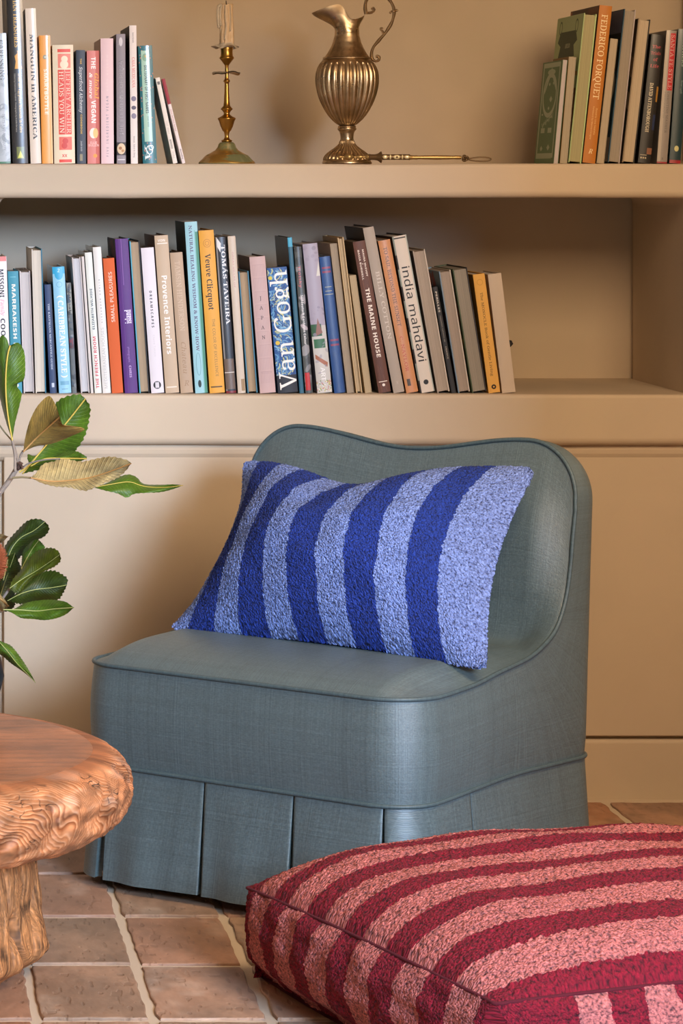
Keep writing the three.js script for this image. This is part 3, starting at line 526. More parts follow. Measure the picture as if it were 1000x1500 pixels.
  // orange flower spike
  {
    const c = P([-15, 823], 5.235), parts = [], r = rng(19), core = new THREE.SphereGeometry(1, 24, 18); core.scale(.020, .027, .020); core.translate(c.x, c.y, c.z);
    const f = mesh('flower_spike', core, std({ color: new THREE.Color(.16, .035, .012), roughness: .9 }), plant);
    for (let i = 0; i < 1500; i++) { const z = r() * 2 - 1, a = r() * 6.283, q = Math.sqrt(1 - z * z), n = new THREE.Vector3(q * Math.cos(a), z, q * Math.sin(a)); const g = new THREE.ConeGeometry(.0009, .011, 4); g.translate(0, .0055, 0); g.applyQuaternion(new THREE.Quaternion().setFromUnitVectors(new THREE.Vector3(0, 1, 0), n.clone().add(new THREE.Vector3(.2, .35, 0)).normalize())); g.translate(c.x + n.x * .019, c.y + n.y * .026, c.z + n.z * .019); parts.push(g); }
    const b = mesh('bristle', mergeGeometries(parts), std({ color: new THREE.Color(.42, .11, .035), roughness: .7 }), f); b.userData.kind = 'stuff';
  }
}
// ------------------------------------------------------------------ books
const matCache = new Map();
const paint = (c, rough = .6, coat = 0) => { const k = c + rough + coat; if (!matCache.has(k)) matCache.set(k, coat ? phys({ color: hex(c), roughness: rough, clearcoat: coat, clearcoatRoughness: .12 }) : std({ color: hex(c), roughness: rough })); return matCache.get(k); };
const pageTex = dataTex(128, 8, (() => { const r = rng(33), a = Array.from({ length: 128 }, () => r()); return (x) => { const k = 234 + (a[x] - .5) * 30 + (a[x >> 2] - .5) * 18; return [k, k, k]; }; })(), { srgb: true });
const pageBump = dataTex(128, 4, (() => { const r = rng(34), a = Array.from({ length: 128 }, () => r()); return (x) => 255 * a[x]; })());
const pages = (c) => { const k = 'p' + c; if (!matCache.has(k)) matCache.set(k, std({ color: hex(c), map: pageTex, bumpMap: pageBump, bumpScale: .00016, roughness: .9 })); return matCache.get(k); };
const fontOf = (o, px) => `${o.i ? 'italic ' : ''}${o.b ? 'bold ' : ''}${px}px ${o.f || 'sans-serif'}`;
// the print on a spine: a list of T (running text), H (upright text), R (block), C (disc), F (free drawing), in fractions of the spine
function spinePrint(w, h, bg, items) {
  const S = 3000, cw = Math.max(24, Math.round(w * S)), ch = Math.min(2040, Math.round(h * S)), c = document.createElement('canvas'); c.width = cw; c.height = ch;
  const g = c.getContext('2d'); g.fillStyle = bg; g.fillRect(0, 0, cw, ch);
  for (const it of items) {
    g.save(); g.fillStyle = it.c || '#111';
    if (it.k === 'T') {
      const px = it.s * cw, a = it.y0 * ch, b = it.y1 * ch; g.font = fontOf(it, px); g.textBaseline = 'middle'; g.textAlign = 'center';
      let tw = 0; const gap = (it.sp || 0) * px, chars = [...it.t]; if (gap) { for (const q of chars) tw += g.measureText(q).width + gap; tw -= gap; } else tw = g.measureText(it.t).width;
      g.translate((it.x ?? .5) * cw, (a + b) / 2); g.rotate((it.d === -1 ? -1 : 1) * Math.PI / 2); g.scale((b - a) / tw, 1);
      if (gap) { let x = -tw / 2; g.textAlign = 'left'; for (const q of chars) { g.fillText(q, x, 0); x += g.measureText(q).width + gap; } } else g.fillText(it.t, 0, 0);
    } else if (it.k === 'H') { const px = it.s * cw; g.font = fontOf(it, px); g.textAlign = 'center'; g.textBaseline = 'middle'; g.translate((it.x ?? .5) * cw, it.y * ch); if (it.w) g.scale(it.w * cw / g.measureText(it.t).width, 1); g.fillText(it.t, 0, 0); }
    else if (it.k === 'R') g.fillRect(it.x0 * cw, it.y0 * ch, (it.x1 - it.x0) * cw, (it.y1 - it.y0) * ch);
    else if (it.k === 'C') { g.beginPath(); g.ellipse(it.x * cw, it.y * ch, it.r * cw, (it.ry ?? it.r) * cw, 0, 0, 7); if (it.o) { g.lineWidth = it.o * cw; g.strokeStyle = it.c; g.stroke(); } else g.fill(); }
    else if (it.k === 'F') it.draw(g, cw, ch);
    g.restore();
  }
  const t = new THREE.CanvasTexture(c); t.colorSpace = THREE.SRGBColorSpace; t.anisotropy = 8; return t;
}
const T = (t, y0, y1, s, c, o = {}) => ({ k: 'T', t, y0, y1, s, c, ...o });
const H = (t, y, s, c, o = {}) => ({ k: 'H', t, y, s, c, ...o });
const R = (x0, x1, y0, y1, c) => ({ k: 'R', x0, x1, y0, y1, c });
const C = (x, y, r, c, o = {}) => ({ k: 'C', x, y, r, c, ...o });
const F = (draw) => ({ k: 'F', draw });
const BD = 6.5;                                                   // distance of the row of spines from the lens
const BOOKS = [];
// b: [bottom left, bottom right, top left, top right, top y] in pixels on the plane of the spines
function book(o) {
  const s = BD / FOCAL, up = o.shelf === 'up', y0 = up ? Y_UP : Y_LOW;
  const [b0, b1, t0, t1, yt] = o.b, xb = ((b0 + b1) / 2 - CX) * s, xt = ((t0 + t1) / 2 - CX) * s, ht = CAM_H - (yt - CY) * s - y0;
  const th = Math.atan2(xb - xt, ht), w = Math.min(b1 - b0, t1 - t0) * s * Math.cos(th) * .5 + .5 * ((b1 - b0) + (t1 - t0)) / 2 * s * Math.cos(th) - .0007, h = ht / Math.cos(th) - w * .5 * Math.abs(Math.sin(th));
  const D = o.D ?? .19, z = -BD - (o.back ?? 0);
  const k = thing('book', o.label, 'book', [xb, y0 + .0003 + w / 2 * Math.abs(Math.sin(th)), z], 0, up ? (b0 < 400 ? 'books at the start of the upper shelf' : 'leaning books at the end of the upper shelf') : 'long row of books on the lower ledge');
  k.rotation.z = th;
  const bd = o.soft ? .0007 : .0024, ov = o.soft ? 0 : .0028, cL = paint(o.cl ?? o.c, o.rough ?? .55, o.coat ?? 0), cR = paint(o.cr ?? o.cl ?? o.c, o.rough ?? .55, o.coat ?? 0);
  const lb = new RoundedBoxGeometry(bd, h, D, 1, bd * .3); lb.translate(-w / 2 + bd / 2, h / 2, -D / 2); const rb = new RoundedBoxGeometry(bd, h, D, 1, bd * .3); rb.translate(w / 2 - bd / 2, h / 2, -D / 2);
  if (o.edge) {                                                   // fore-edge outwards: boards at both sides, block of pages between
    mesh('front_board', lb, cL, k); mesh('back_board', rb, cR, k);
    const sp = new RoundedBoxGeometry(w, h, .003, 1, .001); sp.translate(0, h / 2, -D + .0005); mesh('spine', sp, cL, k);
    const pw = w - 2 * bd - .0004, pg = new THREE.BoxGeometry(pw, h - ov * 2, D - .005, 8, 1, 1), p = pg.attributes.position; for (let i = 0; i < p.count; i++) if (p.getZ(i) > 0) p.setZ(i, p.getZ(i) - .0018 * (o.hollow ?? 1) * (1 - (2 * p.getX(i) / pw) ** 2));
    pg.translate(0, h / 2, -D / 2 + .0012); pg.computeVertexNormals(); mesh('page_block', pg, pages(o.p ?? '#d9cdbd'), k);
  } else {
    mesh('cover', mergeGeometries([lb, rb]), cL, k);
    const bl = Math.min(.0035, w * (o.round ?? .07)), sg = new THREE.BoxGeometry(w, h, .003, 10, 1, 1), p = sg.attributes.position; for (let i = 0; i < p.count; i++) p.setZ(i, p.getZ(i) + bl * (1 - (2 * p.getX(i) / w) ** 2)); sg.translate(0, h / 2, -.0015); sg.computeVertexNormals();
    const m = o.coat ? phys({ map: spinePrint(w, h, o.c, o.print ?? []), roughness: o.rough ?? .45, clearcoat: o.coat, clearcoatRoughness: .12 }) : std({ map: spinePrint(w, h, o.c, o.print ?? []), roughness: o.rough ?? .55 });
    mesh('spine', sg, m, k);
    const pg = new THREE.BoxGeometry(w - 2 * bd - .0002, h - ov * 2, D - .006 - ov, 1, 1, 1); pg.translate(0, h / 2, -D / 2 + ov * .2); mesh('page_block', pg, pages(o.p ?? '#d9cdbd'), k);
  }
  if (o.side) {                                                   // print on the board that faces the lens
    const ih = h * .985, id = D * .97, pg = new THREE.PlaneGeometry(id, ih); pg.rotateY(-Math.PI / 2); pg.translate(-w / 2 - .0004, h / 2, -D / 2);
    const t = spinePrint(id, ih, o.sideBg ?? o.cl ?? o.c, o.side); const pm = mesh('cover_print', pg, std({ map: t, roughness: .6, side: THREE.DoubleSide }), k);
  }
  if (o.extra) o.extra(k, w, h, D);
  BOOKS.push(k); return k;
}
const gold = '#d9a83a';
const swirl = (g, W, Hh) => { const r = rng(91); for (let i = 0; i < 520; i++) { g.strokeStyle = ['#4a82b4', '#8ab8d4', '#3a66a0', '#c9c98a', '#6a9fc4', '#24427a'][Math.floor(r() * 6)]; g.lineWidth = W * (.025 + .04 * r()); const x = r() * W, y = r() * Hh, a = Math.sin(y / Hh * 9) + r() * 1.2; g.beginPath(); g.moveTo(x, y); g.quadraticCurveTo(x + W * .16 * Math.cos(a), y + W * .16 * Math.sin(a), x + W * .3 * Math.cos(a + .8), y + W * .3 * Math.sin(a + .8)); g.stroke(); } };
const mottle = (cols, n, seed, size = .2) => F((g, W, Hh) => { const r = rng(seed); for (let i = 0; i < n; i++) { g.fillStyle = cols[Math.floor(r() * cols.length)]; g.globalAlpha = .35 + .5 * r(); g.beginPath(); g.ellipse(r() * W, r() * Hh, W * size * (.3 + r()), W * size * (.3 + r() * 1.4), r() * 3, 0, 7); g.fill(); } });
const U = 'up';
// upper shelf, first group
book({ shelf: U, b: [-1, 15.5, -9, 10.5, 49], c: '#b3b8b8', D: .2, label: 'pale grey book with dark carved lettering, first in the upper row', round: .05, print: [mottle(['#c4c8c8', '#a3a9aa', '#8f9698'], 60, 3, .3), T('CARESSING', .05, .36, .62, '#3a3d40', { f: 'serif', x: .5 }), T('TEXTS AND ANTIQUITY', .62, .9, .3, '#777c80', { x: .5 }), R(0, 1, .985, 1, '#4f7a5a')], coat: .5 });
book({ shelf: U, b: [16.5, 43.5, 9.5, 31, -32], c: '#22211f', D: .25, coat: .8, rough: .35, label: 'tall black glossy book with gold lettering and animal emblem', sideBg: '#4a4238', side: [mottle(['#2c2722', '#7a6a52', '#5b4c38', '#8c7d66'], 30, 8, .2)], print: [T('EGYPTIAN TREASURES', .015, .375, .40, '#d9a93c', { f: 'serif', b: 1, x: .52 }), F((g, W, h) => { g.fillStyle = '#d79a2c'; g.beginPath(); g.moveTo(W * .52, h * .39); g.lineTo(W * .72, h * .40); g.lineTo(W * .62, h * .42); g.lineTo(W * .84, h * .49); g.lineTo(W * .34, h * .49); g.lineTo(W * .42, h * .45); g.lineTo(W * .36, h * .42); g.lineTo(W * .55, h * .405); g.fill(); }), T('from the Egyptian Museum in Cairo', .515, .835, .24, '#dfb23f', { f: 'serif', b: 1, x: .62 }), T('Edited by Francesco Tiradritti  Photographs by Araldo De Luca', .515, .83, .13, '#cfc9b8', { x: .34 }), R(.28, .78, .91, .975, '#6b7234'), F((g, W, h) => { g.fillStyle = '#d5d24e'; g.beginPath(); g.moveTo(W * .53, h * .93); g.lineTo(W * .72, h * .97); g.lineTo(W * .34, h * .97); g.fill(); })] });
book({ shelf: U, b: [45, 60.5, 36, 53, 12.5], c: '#dccbb6', D: .23, coat: .3, label: 'tall cream book with bold black capitals down its spine', print: [T('MANGUIN in AMERICA', .165, .845, .52, '#15120f', { f: 'serif', b: 1, x: .5 })] });
book({ shelf: U, b: [61.5, 78, 56.5, 74, 52], c: '#e8a04a', D: .2, coat: .4, label: 'orange yellow book with white letters and small grey badge', print: [R(0, .12, 0, 1, '#dd8f3a'), R(.88, 1, 0, 1, '#eebd85'), C(.5, .17, .2, '#8f8f7a'), C(.5, .17, .1, '#d0c8a8'), T('SMARTBOTTLE', .26, .62, .42, '#f7e8cd', { b: 1 })] });
book({ shelf: U, b: [79.5, 110, 75.5, 108, 66], c: '#e2d2b2', D: .13, soft: 1, label: 'thick cream paperback with red title panels', rough: .5, print: [R(.24, .86, .035, .062, '#d94a38'), R(.25, .86, .075, .195, '#e2806a'), C(.57, .12, .16, '#ead9b9'), C(.55, .165, .2, '#ead9b9'), R(.24, .56, .21, .755, '#d8432f'), R(.58, .86, .21, .755, '#d8432f'), T('HEADS YOU WIN', .22, .745, .30, '#ecdcc0', { x: .395, f: 'serif' }), T('JEFFREY ARCHER', .22, .745, .27, '#e9c9ae', { x: .725, f: 'serif' }), R(.25, .86, .775, .885, '#df6a55'), C(.55, .81, .14, '#c93a2a'), C(.5, .85, .14, '#c93a2a'), H('XX', .935, .2, '#d0402f', { b: 1 }), R(.24, .84, .965, .99, '#d8432f')] });
book({ shelf: U, b: [113, 126, 110.5, 125.5, 73.5], c: '#3b434d', D: .19, label: 'narrow slate navy book with white script title', print: [T('THE', .075, .125, .26, gold, { b: 1 }), T('Superfood Alchemy', .145, .55, .48, '#e9e6df', { f: 'serif', i: 1 }), T('COOKBOOK', .565, .74, .26, gold, { b: 1 }), T('Jennifer Iserloh', .80, .89, .26, '#cfccc5', { f: 'serif', i: 1 }), R(.3, .62, .915, .975, '#8d8468')] });
book({ shelf: U, b: [127.5, 147, 127, 145.5, 74.5], c: '#d9867c', D: .2, label: 'coral pink book with white and orange title lettering', print: [R(.68, 1, 0, 1, '#c25d4e'), R(.9, 1, 0, 1, '#a94a3d'), T('THE', .055, .165, .5, '#fbf3ea', { b: 1, x: .5 }), T('Global', .19, .42, .44, '#e8a63c', { f: 'serif', i: 1, b: 1, x: .74 }), T('& more', .19, .42, .34, '#fbf3ea', { f: 'serif', i: 1, b: 1, x: .3 }), T('VEGAN', .44, .645, .5, '#fbf3ea', { b: 1 }), C(.48, .73, .30, '#efe6d8', { ry: .42 }), C(.66, .73, .2, '#e6c27a', { ry: .4 }), H('ELLIE', .815, .24, '#f0cfc4'), H('BULLEN', .838, .24, '#f0cfc4'), C(.62, .93, .16, '#e59a3f')] });
book({ shelf: U, b: [148, 167, 147, 166, 56.5], c: '#e3c3c2', D: .2, cl: '#b9a393', label: 'pale pink book with spaced capitals running upward', print: [T('FIVE INGREDIENT VEGAN', .46, .945, .24, '#7d7480', { d: -1, sp: .35 }), T('KATY BESKOW', .13, .42, .2, '#e8cfca', { d: -1, sp: .4 })] });
book({ shelf: U, b: [171, 184.5, 169.5, 184, 50], c: '#8e8589', D: .2, cl: '#1f1b1a', label: 'grey book with outlined capitals and round pizza photo', side: [mottle(['#2a2422', '#171312', '#6b3a20', '#3a302a'], 26, 5, .22)], sideBg: '#1f1b1a', print: [mottle(['#c9c3c2', '#b0a8aa'], 8, 4, .1), T('THE ELEMENTS OF PIZZA', .20, .79, .62, '#5d5659', { d: -1 }), T('THE ELEMENTS OF PIZZA', .203, .787, .58, '#a29a9c', { d: -1 }), R(0, 1, .835, .935, '#3b3639'), C(.5, .885, .46, '#d9c19b', { ry: .62 }), C(.4, .88, .18, '#a8744a'), C(.66, .9, .16, '#b98a5a'), R(.1, .9, .965, .972, '#d9d4d2'), C(.5, .06, .2, '#cfc8c8', { ry: .5 })] });
book({ shelf: U, b: [191.5, 202, 189, 200, 37.5], c: '#e6dad0', D: .24, cl: '#16110f', label: 'thin white book with red capitals and three purple motifs', side: [mottle(['#2b1b14', '#0f0b0a', '#8a5638', '#4a3a30'], 16, 15, .16), R(0, .2, 0, 1, '#0d0b0b')], sideBg: '#16110f', print: [T('Susanna Palazuelos', .05, .125, .3, '#6a6464', { f: 'serif' }), T('CASA MEXICANA', .23, .45, .58, '#dc8a80', { b: 1, f: 'serif' }), C(.5, .53, .36, '#7d7488', { ry: .36 }), C(.5, .595, .34, '#5d5668', { ry: .28 }), C(.5, .655, .36, '#8a8294', { ry: .4 }), T('Stewart, Tabori & Chang', .80, .955, .3, '#5d5757', { f: 'serif' })] });
book({ shelf: U, b: [208.5, 231, 202, 222.5, 67], c: '#1c6a72', D: .17, coat: .8, rough: .4, label: 'teal patterned book with pale green label panel', print: [F((g, W, h) => { const r = rng(12); for (let i = 0; i < 90; i++) { g.fillStyle = '#d8806a'; g.beginPath(); g.ellipse(r() * W, r() * h, W * .03, W * .05, 0, 0, 7); g.fill(); } }), R(.18, .76, .042, .815, '#a9cdb6'), C(.46, .10, .2, '#7fa98a', { ry: .28 }), C(.52, .09, .1, '#b8a44e'), T('DICTIONARY OF FIRST NAMES', .165, .575, .3, '#25363a', { x: .47, b: 1 }), T('over 4000', .60, .69, .16, '#5a7a72', { x: .5 }), C(.5, .885, .22, '#e9efe9', { ry: .3, o: .06 }), C(.62, .865, .16, '#e9efe9', { o: .06 }), T('A', .84, .97, .5, '#eef3ee', { f: 'serif', i: 1, x: .34 })] });
book({ shelf: U, b: [253, 260.5, 227, 234, 114], c: '#e6ddcf', D: .14, soft: 1, label: 'thin white booklet leaning at the end of the row', print: [R(.2, .8, .045, .08, '#6e6a66'), T('THE WAY', .50, .66, .5, '#b8aca0', { x: .5 }), T('MISSED', .72, .83, .6, '#4a4644', { b: 1 }), T('YOU', .86, .94, .5, '#b0a69c')] });
book({ shelf: U, b: [266, 272.2, 236.5, 241.5, 115.5], c: '#e6d8d2', D: .14, soft: 1, label: 'very thin red and pink booklet leaning outermost', print: [R(0, 1, 0, .30, '#9a1f2c'), T('love letters home', .36, .62, .5, '#b9837c', { b: 1 }), T('Bloomsbury', .83, .95, .6, '#4a3a38', { b: 1 })] });
// upper shelf, second group (leaning the other way)
const ornament = F((g, W, h) => { g.fillStyle = '#a8b795'; const q = (f) => { g.beginPath(); f(); g.fill(); }; g.lineWidth = W * .05; g.strokeStyle = '#aab898'; g.strokeRect(W * .08, h * .03, W * .84, h * .9); g.beginPath(); g.moveTo(W * .2, h * .3); g.lineTo(W * .5, h * .08); g.lineTo(W * .82, h * .27); g.stroke(); q(() => g.ellipse(W * .5, h * .1, W * .2, h * .03, 0, 0, 7)); for (const [x, y, s] of [[.45, .22, .05], [.66, .21, .05], [.58, .37, .08], [.5, .46, .05], [.3, .86, .07], [.66, .85, .08]]) q(() => { g.moveTo(W * x, h * (y - s * .4)); g.lineTo(W * (x + s), h * y); g.lineTo(W * x, h * (y + s * .4)); g.lineTo(W * (x - s), h * y); }); g.beginPath(); g.ellipse(W * .5, h * .33, W * .34, h * .2, 0, 0, 7); g.stroke(); q(() => { g.rect(W * .2, h * .655, W * .2, h * .05); g.rect(W * .56, h * .655, W * .2, h * .05); }); for (let i = 0; i < 12; i++) q(() => g.ellipse(W * (.2 + .6 * ((i * 7) % 12) / 12), h * (.52 + .12 * ((i * 5) % 12) / 12), W * .04, h * .01, i, 0, 7)); q(() => g.rect(W * .06, h * .94, W * .8, h * .02)); });
book({ shelf: U, b: [810, 817.5, 823.5, 832, 88], c: '#cabfba', cl: '#5f7f54', D: .19, soft: 1, edge: 1, hollow: 0, p: '#d2c6c6', label: 'thin booklet with green ornamental cover facing out', side: [ornament], sideBg: '#5f7f54' });
book({ shelf: U, b: [819, 830.5, 832.5, 844, 83.5], c: '#7a5a1e', cl: '#7a5a1e', cr: '#c9bda6', D: .15, soft: 1, edge: 1, hollow: 0, p: '#b9ac94', label: 'slim brown book tucked behind the green ornamental booklet' });
book({ shelf: U, b: [831.5, 851.5, 855, 874.5, 20], c: '#9fb878', cl: '#a3b57e', cr: '#b6cf8e', D: .25, edge: 1, hollow: .3, p: '#b3ab80', label: 'pale green book with dark green crest printed on cover', sideBg: '#a3b57e', side: [F((g, W, h) => { g.fillStyle = '#27401f'; const q = (f) => { g.beginPath(); f(); g.fill(); }; q(() => { g.moveTo(W * .18, h * .10); g.lineTo(W * .78, h * .10); g.lineTo(W * .86, h * .17); g.lineTo(W * .74, h * .2); g.lineTo(W * .8, h * .28); g.lineTo(W * .16, h * .28); g.lineTo(W * .22, h * .2); g.lineTo(W * .1, h * .17); }); g.fillRect(W * .12, h * .285, W * .74, h * .065); g.strokeStyle = '#3a5230'; g.lineWidth = W * .015; g.beginPath(); g.arc(W * .17, h * .07, W * .05, 0, 6.3); g.stroke(); g.beginPath(); g.arc(W * .79, h * .07, W * .05, 0, 6.3); g.stroke(); g.fillStyle = '#b7bf9a'; g.font = `bold ${h * .045}px serif`; g.textAlign = 'center'; g.textBaseline = 'middle'; g.save(); g.translate(W * .5, h * .318); g.scale(.8, 1); g.fillText('PEPINTERVAL', 0, 0); g.restore(); g.font = `bold ${h * .04}px serif`; g.fillText('ADELIO', W * .5, h * .2); g.fillRect(W * .02, h * .375, W * .95, h * .006); g.fillStyle = '#b08f55'; g.fillRect(0, h * .385, W, h * .03); g.fillStyle = '#7f5f35'; g.fillRect(0, h * .5, W, h * .3); g.fillStyle = '#2f4a28'; for (let i = 0; i < 8; i++) g.fillRect(W * (.1 + i * .1), h * .82, W * .05, h * .15); })] });
book({ shelf: U, b: [852.5, 871.5, 877.5, 897, 8.5], c: '#b8701c', cl: '#3a2212', D: .27, label: 'tall orange book with cream art deco capitals', sideBg: '#3a2212', side: [mottle(['#24150c', '#4a2b14', '#6b3413', '#1c120c'], 30, 44, .2), R(0, .06, 0, 1, '#8a4a16')], print: [T('FEDERICO FORQUET', .055, .595, .64, '#efdcae', { x: .48, f: 'serif' }), T('Rosario Uva Seatela', .65, .82, .2, '#e0b877', { x: .66 }), T('Foreword by Marina Cicogna', .64, .85, .16, '#e0b877', { x: .4 }), H('R', .925, .5, '#efdcae', { f: 'serif', i: 1 })] });
book({ shelf: U, b: [873, 885, 893.5, 905.5, 57], c: '#b9a890', cl: '#8a7a62', D: .17, soft: 1, edge: 1, hollow: 0, p: '#c4b399', label: 'cream paperback with pages outward beside the orange book' });
book({ shelf: U, b: [889.5, 907.5, 913.5, 932, 14], c: '#8a8694', cl: '#23485a', cr: '#b0a4a0', D: .25, edge: 1, p: '#a79b8a', label: 'tall grey page block with dark teal landscape cover', sideBg: '#23485a', side: [R(0, 1, 0, .15, '#6d6a7c'), R(0, 1, .15, .2, '#0f1618'), R(.6, 1, .24, .4, '#222a20'), C(.85, .5, .12, '#b8b4a4'), R(0, 1, .84, 1, '#b5a696')] });
book({ shelf: U, b: [910.5, 929, 934.5, 953, 28], c: '#1d1916', cl: '#8c7a62', cr: '#1d1a16', D: .23, edge: 1, p: '#c9b79c', label: 'cream page block held by a black back cover', sideBg: '#3a2c20', side: [mottle(['#b59a7a', '#1a1411', '#7a5a3a', '#203024'], 30, 60, .18)] });
book({ shelf: U, b: [933, 953, 954, 972.5, 51], c: '#15120f', D: .19, coat: .3, label: 'black book with red gothic title and cream author name', print: [F((g, W, h) => { g.fillStyle = '#a4762a'; g.fillRect(W * .86, h * .4, W * .14, h * .12); g.fillStyle = '#1c2c52'; g.fillRect(W * .8, h * .62, W * .2, h * .12); g.fillStyle = '#8a5a40'; g.fillRect(W * .6, h * .88, W * .4, h * .05); }), H('The', .095, .36, '#c04a55', { f: 'serif', b: 1 }), H('Trials', .145, .36, '#c04a55', { f: 'serif', b: 1, w: .8 }), H('of', .195, .34, '#c04a55', { f: 'serif', b: 1 }), H('Life', .245, .36, '#c04a55', { f: 'serif', b: 1 }), T('DAVID ATTENBOROUGH', .375, .76, .38, '#d8cdb0', { f: 'serif', b: 1, x: .42 }), R(.1, .62, .935, .94, '#b8a888'), C(.2, .96, .07, '#b8a888'), C(.38, .96, .07, '#b8a888'), C(.55, .96, .07, '#b8a888')] });
book({ shelf: U, b: [960.5, 977.5, 976, 991, 45], c: '#8f867f', D: .22, coat: .6, label: 'silver grey glossy book with red title strip', print: [R(0, .3, 0, 1, '#a89c8e'), R(.42, .95, .02, .45, '#b8212c'), T('SANTA FE STYLE', .03, .44, .5, '#c9a8a0', { f: 'serif', x: .68 }), T('CHRISTINE MATHER', .46, .77, .34, '#5d5754', { f: 'serif', x: .62 }), T('PHOTOGRAPHS', .46, .66, .2, '#6d6764', { f: 'serif', x: .3 }), H('R', .965, .3, '#4a4644', { f: 'serif' }), R(0, 1, .988, 1, '#9a1f2c')] });
book({ shelf: U, b: [979.5, 996.5, 993, 1010, 43], c: '#12343c', D: .22, coat: .6, rough: .4, label: 'dark teal glossy book last on the upper shelf', print: [T('WITHERS', .07, .28, .36, '#9fb8a4', { f: 'serif', x: .6 }), T('Rose Lyell', .38, .48, .22, '#8aa0a0', { x: .6 }), C(.55, .89, .2, '#c9c48a', { ry: .26 }), R(0, 1, .975, 1, '#9a1f2c')] });
// lower ledge
book({ b: [-6, 16, -14, 10.5, 376], c: '#e6dedb', D: .22, label: 'white book with black and pink lettering at the left end', print: [R(.45, .98, .0, .035, '#d97f78'), T('MISSONI', .09, .30, .42, '#17181a', { b: 1, x: .62 }), T('Family', .31, .43, .34, '#dd8494', { f: 'serif', i: 1, x: .62 }), T('COOKBOOK', .45, .80, .42, '#17181a', { b: 1, x: .62 })] });
book({ b: [17, 33, 11, 27, 397.5], c: '#3d8ea0', D: .19, label: 'teal book with bold cream capitals behind the leaf tip', print: [R(.2, .75, .045, .05, '#7fc0cb'), T('MARRAKESH BY DESIGN', .10, .98, .46, '#efe6d2', { b: 1, x: .48 })] });
book({ b: [34.5, 50.5, 28, 44.5, 397], c: '#d6cdc8', cl: '#d6cdc8', cr: '#b5aaa4', D: .21, edge: 1, p: '#d5cdc8', label: 'pale page block between teal spine and tall cream pages' });
book({ b: [52, 68, 45.5, 62, 365], c: '#d3c9b8', cl: '#d3c9b8', cr: '#2c6f86', D: .24, edge: 1, p: '#e0d5c2', label: 'tall cream page block with teal blue back board' });
book({ b: [72, 84.5, 65, 74.5, 417], c: '#2c3f63', D: .2, label: 'short navy book with small white serif capitals', print: [R(.78, 1, 0, 1, '#1c2a46'), T('THE KAUFMANN MERCANTILE GUIDE', .175, .785, .36, '#c3c8d0', { f: 'serif', b: 1, x: .48 }), R(.3, .7, .905, .945, '#c3c8d0')] });
book({ b: [86.5, 104.5, 75.5, 95, 391], c: '#8fc3d8', D: .22, coat: .8, rough: .4, label: 'light blue glossy book with raised cream capitals', print: [R(0, 1, 0, .055, '#2ba0c8'), C(.5, .055, .35, '#2ba0c8', { ry: .5 }), H('2', .03, .4, '#dff0f4'), C(.5, .14, .22, '#4f93ae', { o: .03 }), T('( CARIBBEAN STYLE )', .225, .88, .62, '#efe6cf', { f: 'serif', b: 1 }), R(.15, .85, .905, .935, '#6aa2ba'), R(.25, .75, .965, .97, '#5f8fa6')] });
book({ b: [105.5, 112.5, 96.5, 104.5, 414.5], c: '#5d6160', D: .19, label: 'thin grey book with black lowercase title and red block', print: [R(0, 1, 0, .28, '#8d8c80'), T('wabi sabi', .05, .29, .66, '#1a1a1a', { b: 1 }), R(0, .8, .50, .59, '#b0252c'), mottle(['#3a4a5a', '#8a8f92', '#2d3236'], 22, 6, .5)] });
book({ b: [118.5, 131.5, 104.5, 118.5, 377], c: '#c9bfb8', D: .21, edge: 1, p: '#d4d2d2', label: 'cool white page block left of two thin pale spines' });
book({ b: [132.6, 137.4, 119, 123, 376], c: '#d8cdc2', soft: 1, D: .19, label: 'very thin plain beige booklet wedged before white spines', print: [R(.4, .55, 0, 1, '#b8a698')] });
book({ b: [138.3, 149.5, 123.8, 134.5, 370], c: '#dbdacc', D: .22, coat: .6, label: 'white spine with bold red title near its foot', print: [T('ELIZABETH WILHIDE', .255, .55, .42, '#2c3c44', { d: -1, b: 1 }), T('THE FRENCH ROOM', .595, .965, .58, '#c8303f', { d: -1, b: 1 })] });
book({ b: [150.3, 162.5, 135, 148.5, 362], c: '#dcd6cb', D: .23, coat: .6, label: 'white spine with fine grey lettering beside orange book', print: [T('ALEXANDER GORLIN', .22, .52, .2, '#5d5a55', { d: -1, sp: .6, x: .5 }), T('MEDITERRANEAN HOUSES', .55, .97, .5, '#b5b0a6', { d: -1, x: .48 })] });
book({ b: [163.6, 181, 150.5, 167.3, 378.5], c: '#d2602f', D: .18, label: 'orange clothbound book with white upward capitals', rough: .8, print: [T('SMALL PLEASURES', .10, .475, .42, '#f2dccb', { d: -1, x: .56 })] });
book({ b: [182.5, 202.3, 168, 187.5, 350], c: '#52206f', D: .22, cl: '#1d1218', label: 'purple book with white script mark at its middle', sideBg: '#1d1218', side: [mottle(['#6a2a24', '#2a1a2a', '#14101a'], 18, 22, .2)], print: [R(.42, .46, 0, .3, '#8a5a9e'), T('island', .46, .55, .66, '#efe6ef', { d: -1, b: 1, f: 'serif', x: .62 }), T('photographs', .70, .8, .22, '#a07ab0', { x: .5 }), T('CHRIS', .82, .9, .24, '#c0a0c8', { b: 1, x: .52 }), R(.28, .3, 0, 1, '#6d3a88')] });
book({ b: [204, 219.5, 189, 204.5, 353], c: '#3a9ab0', cl: '#4aa0b4', cr: '#1d1b1a', D: .23, edge: 1, p: '#b59d80', label: 'tan page block with turquoise front and black back board' });
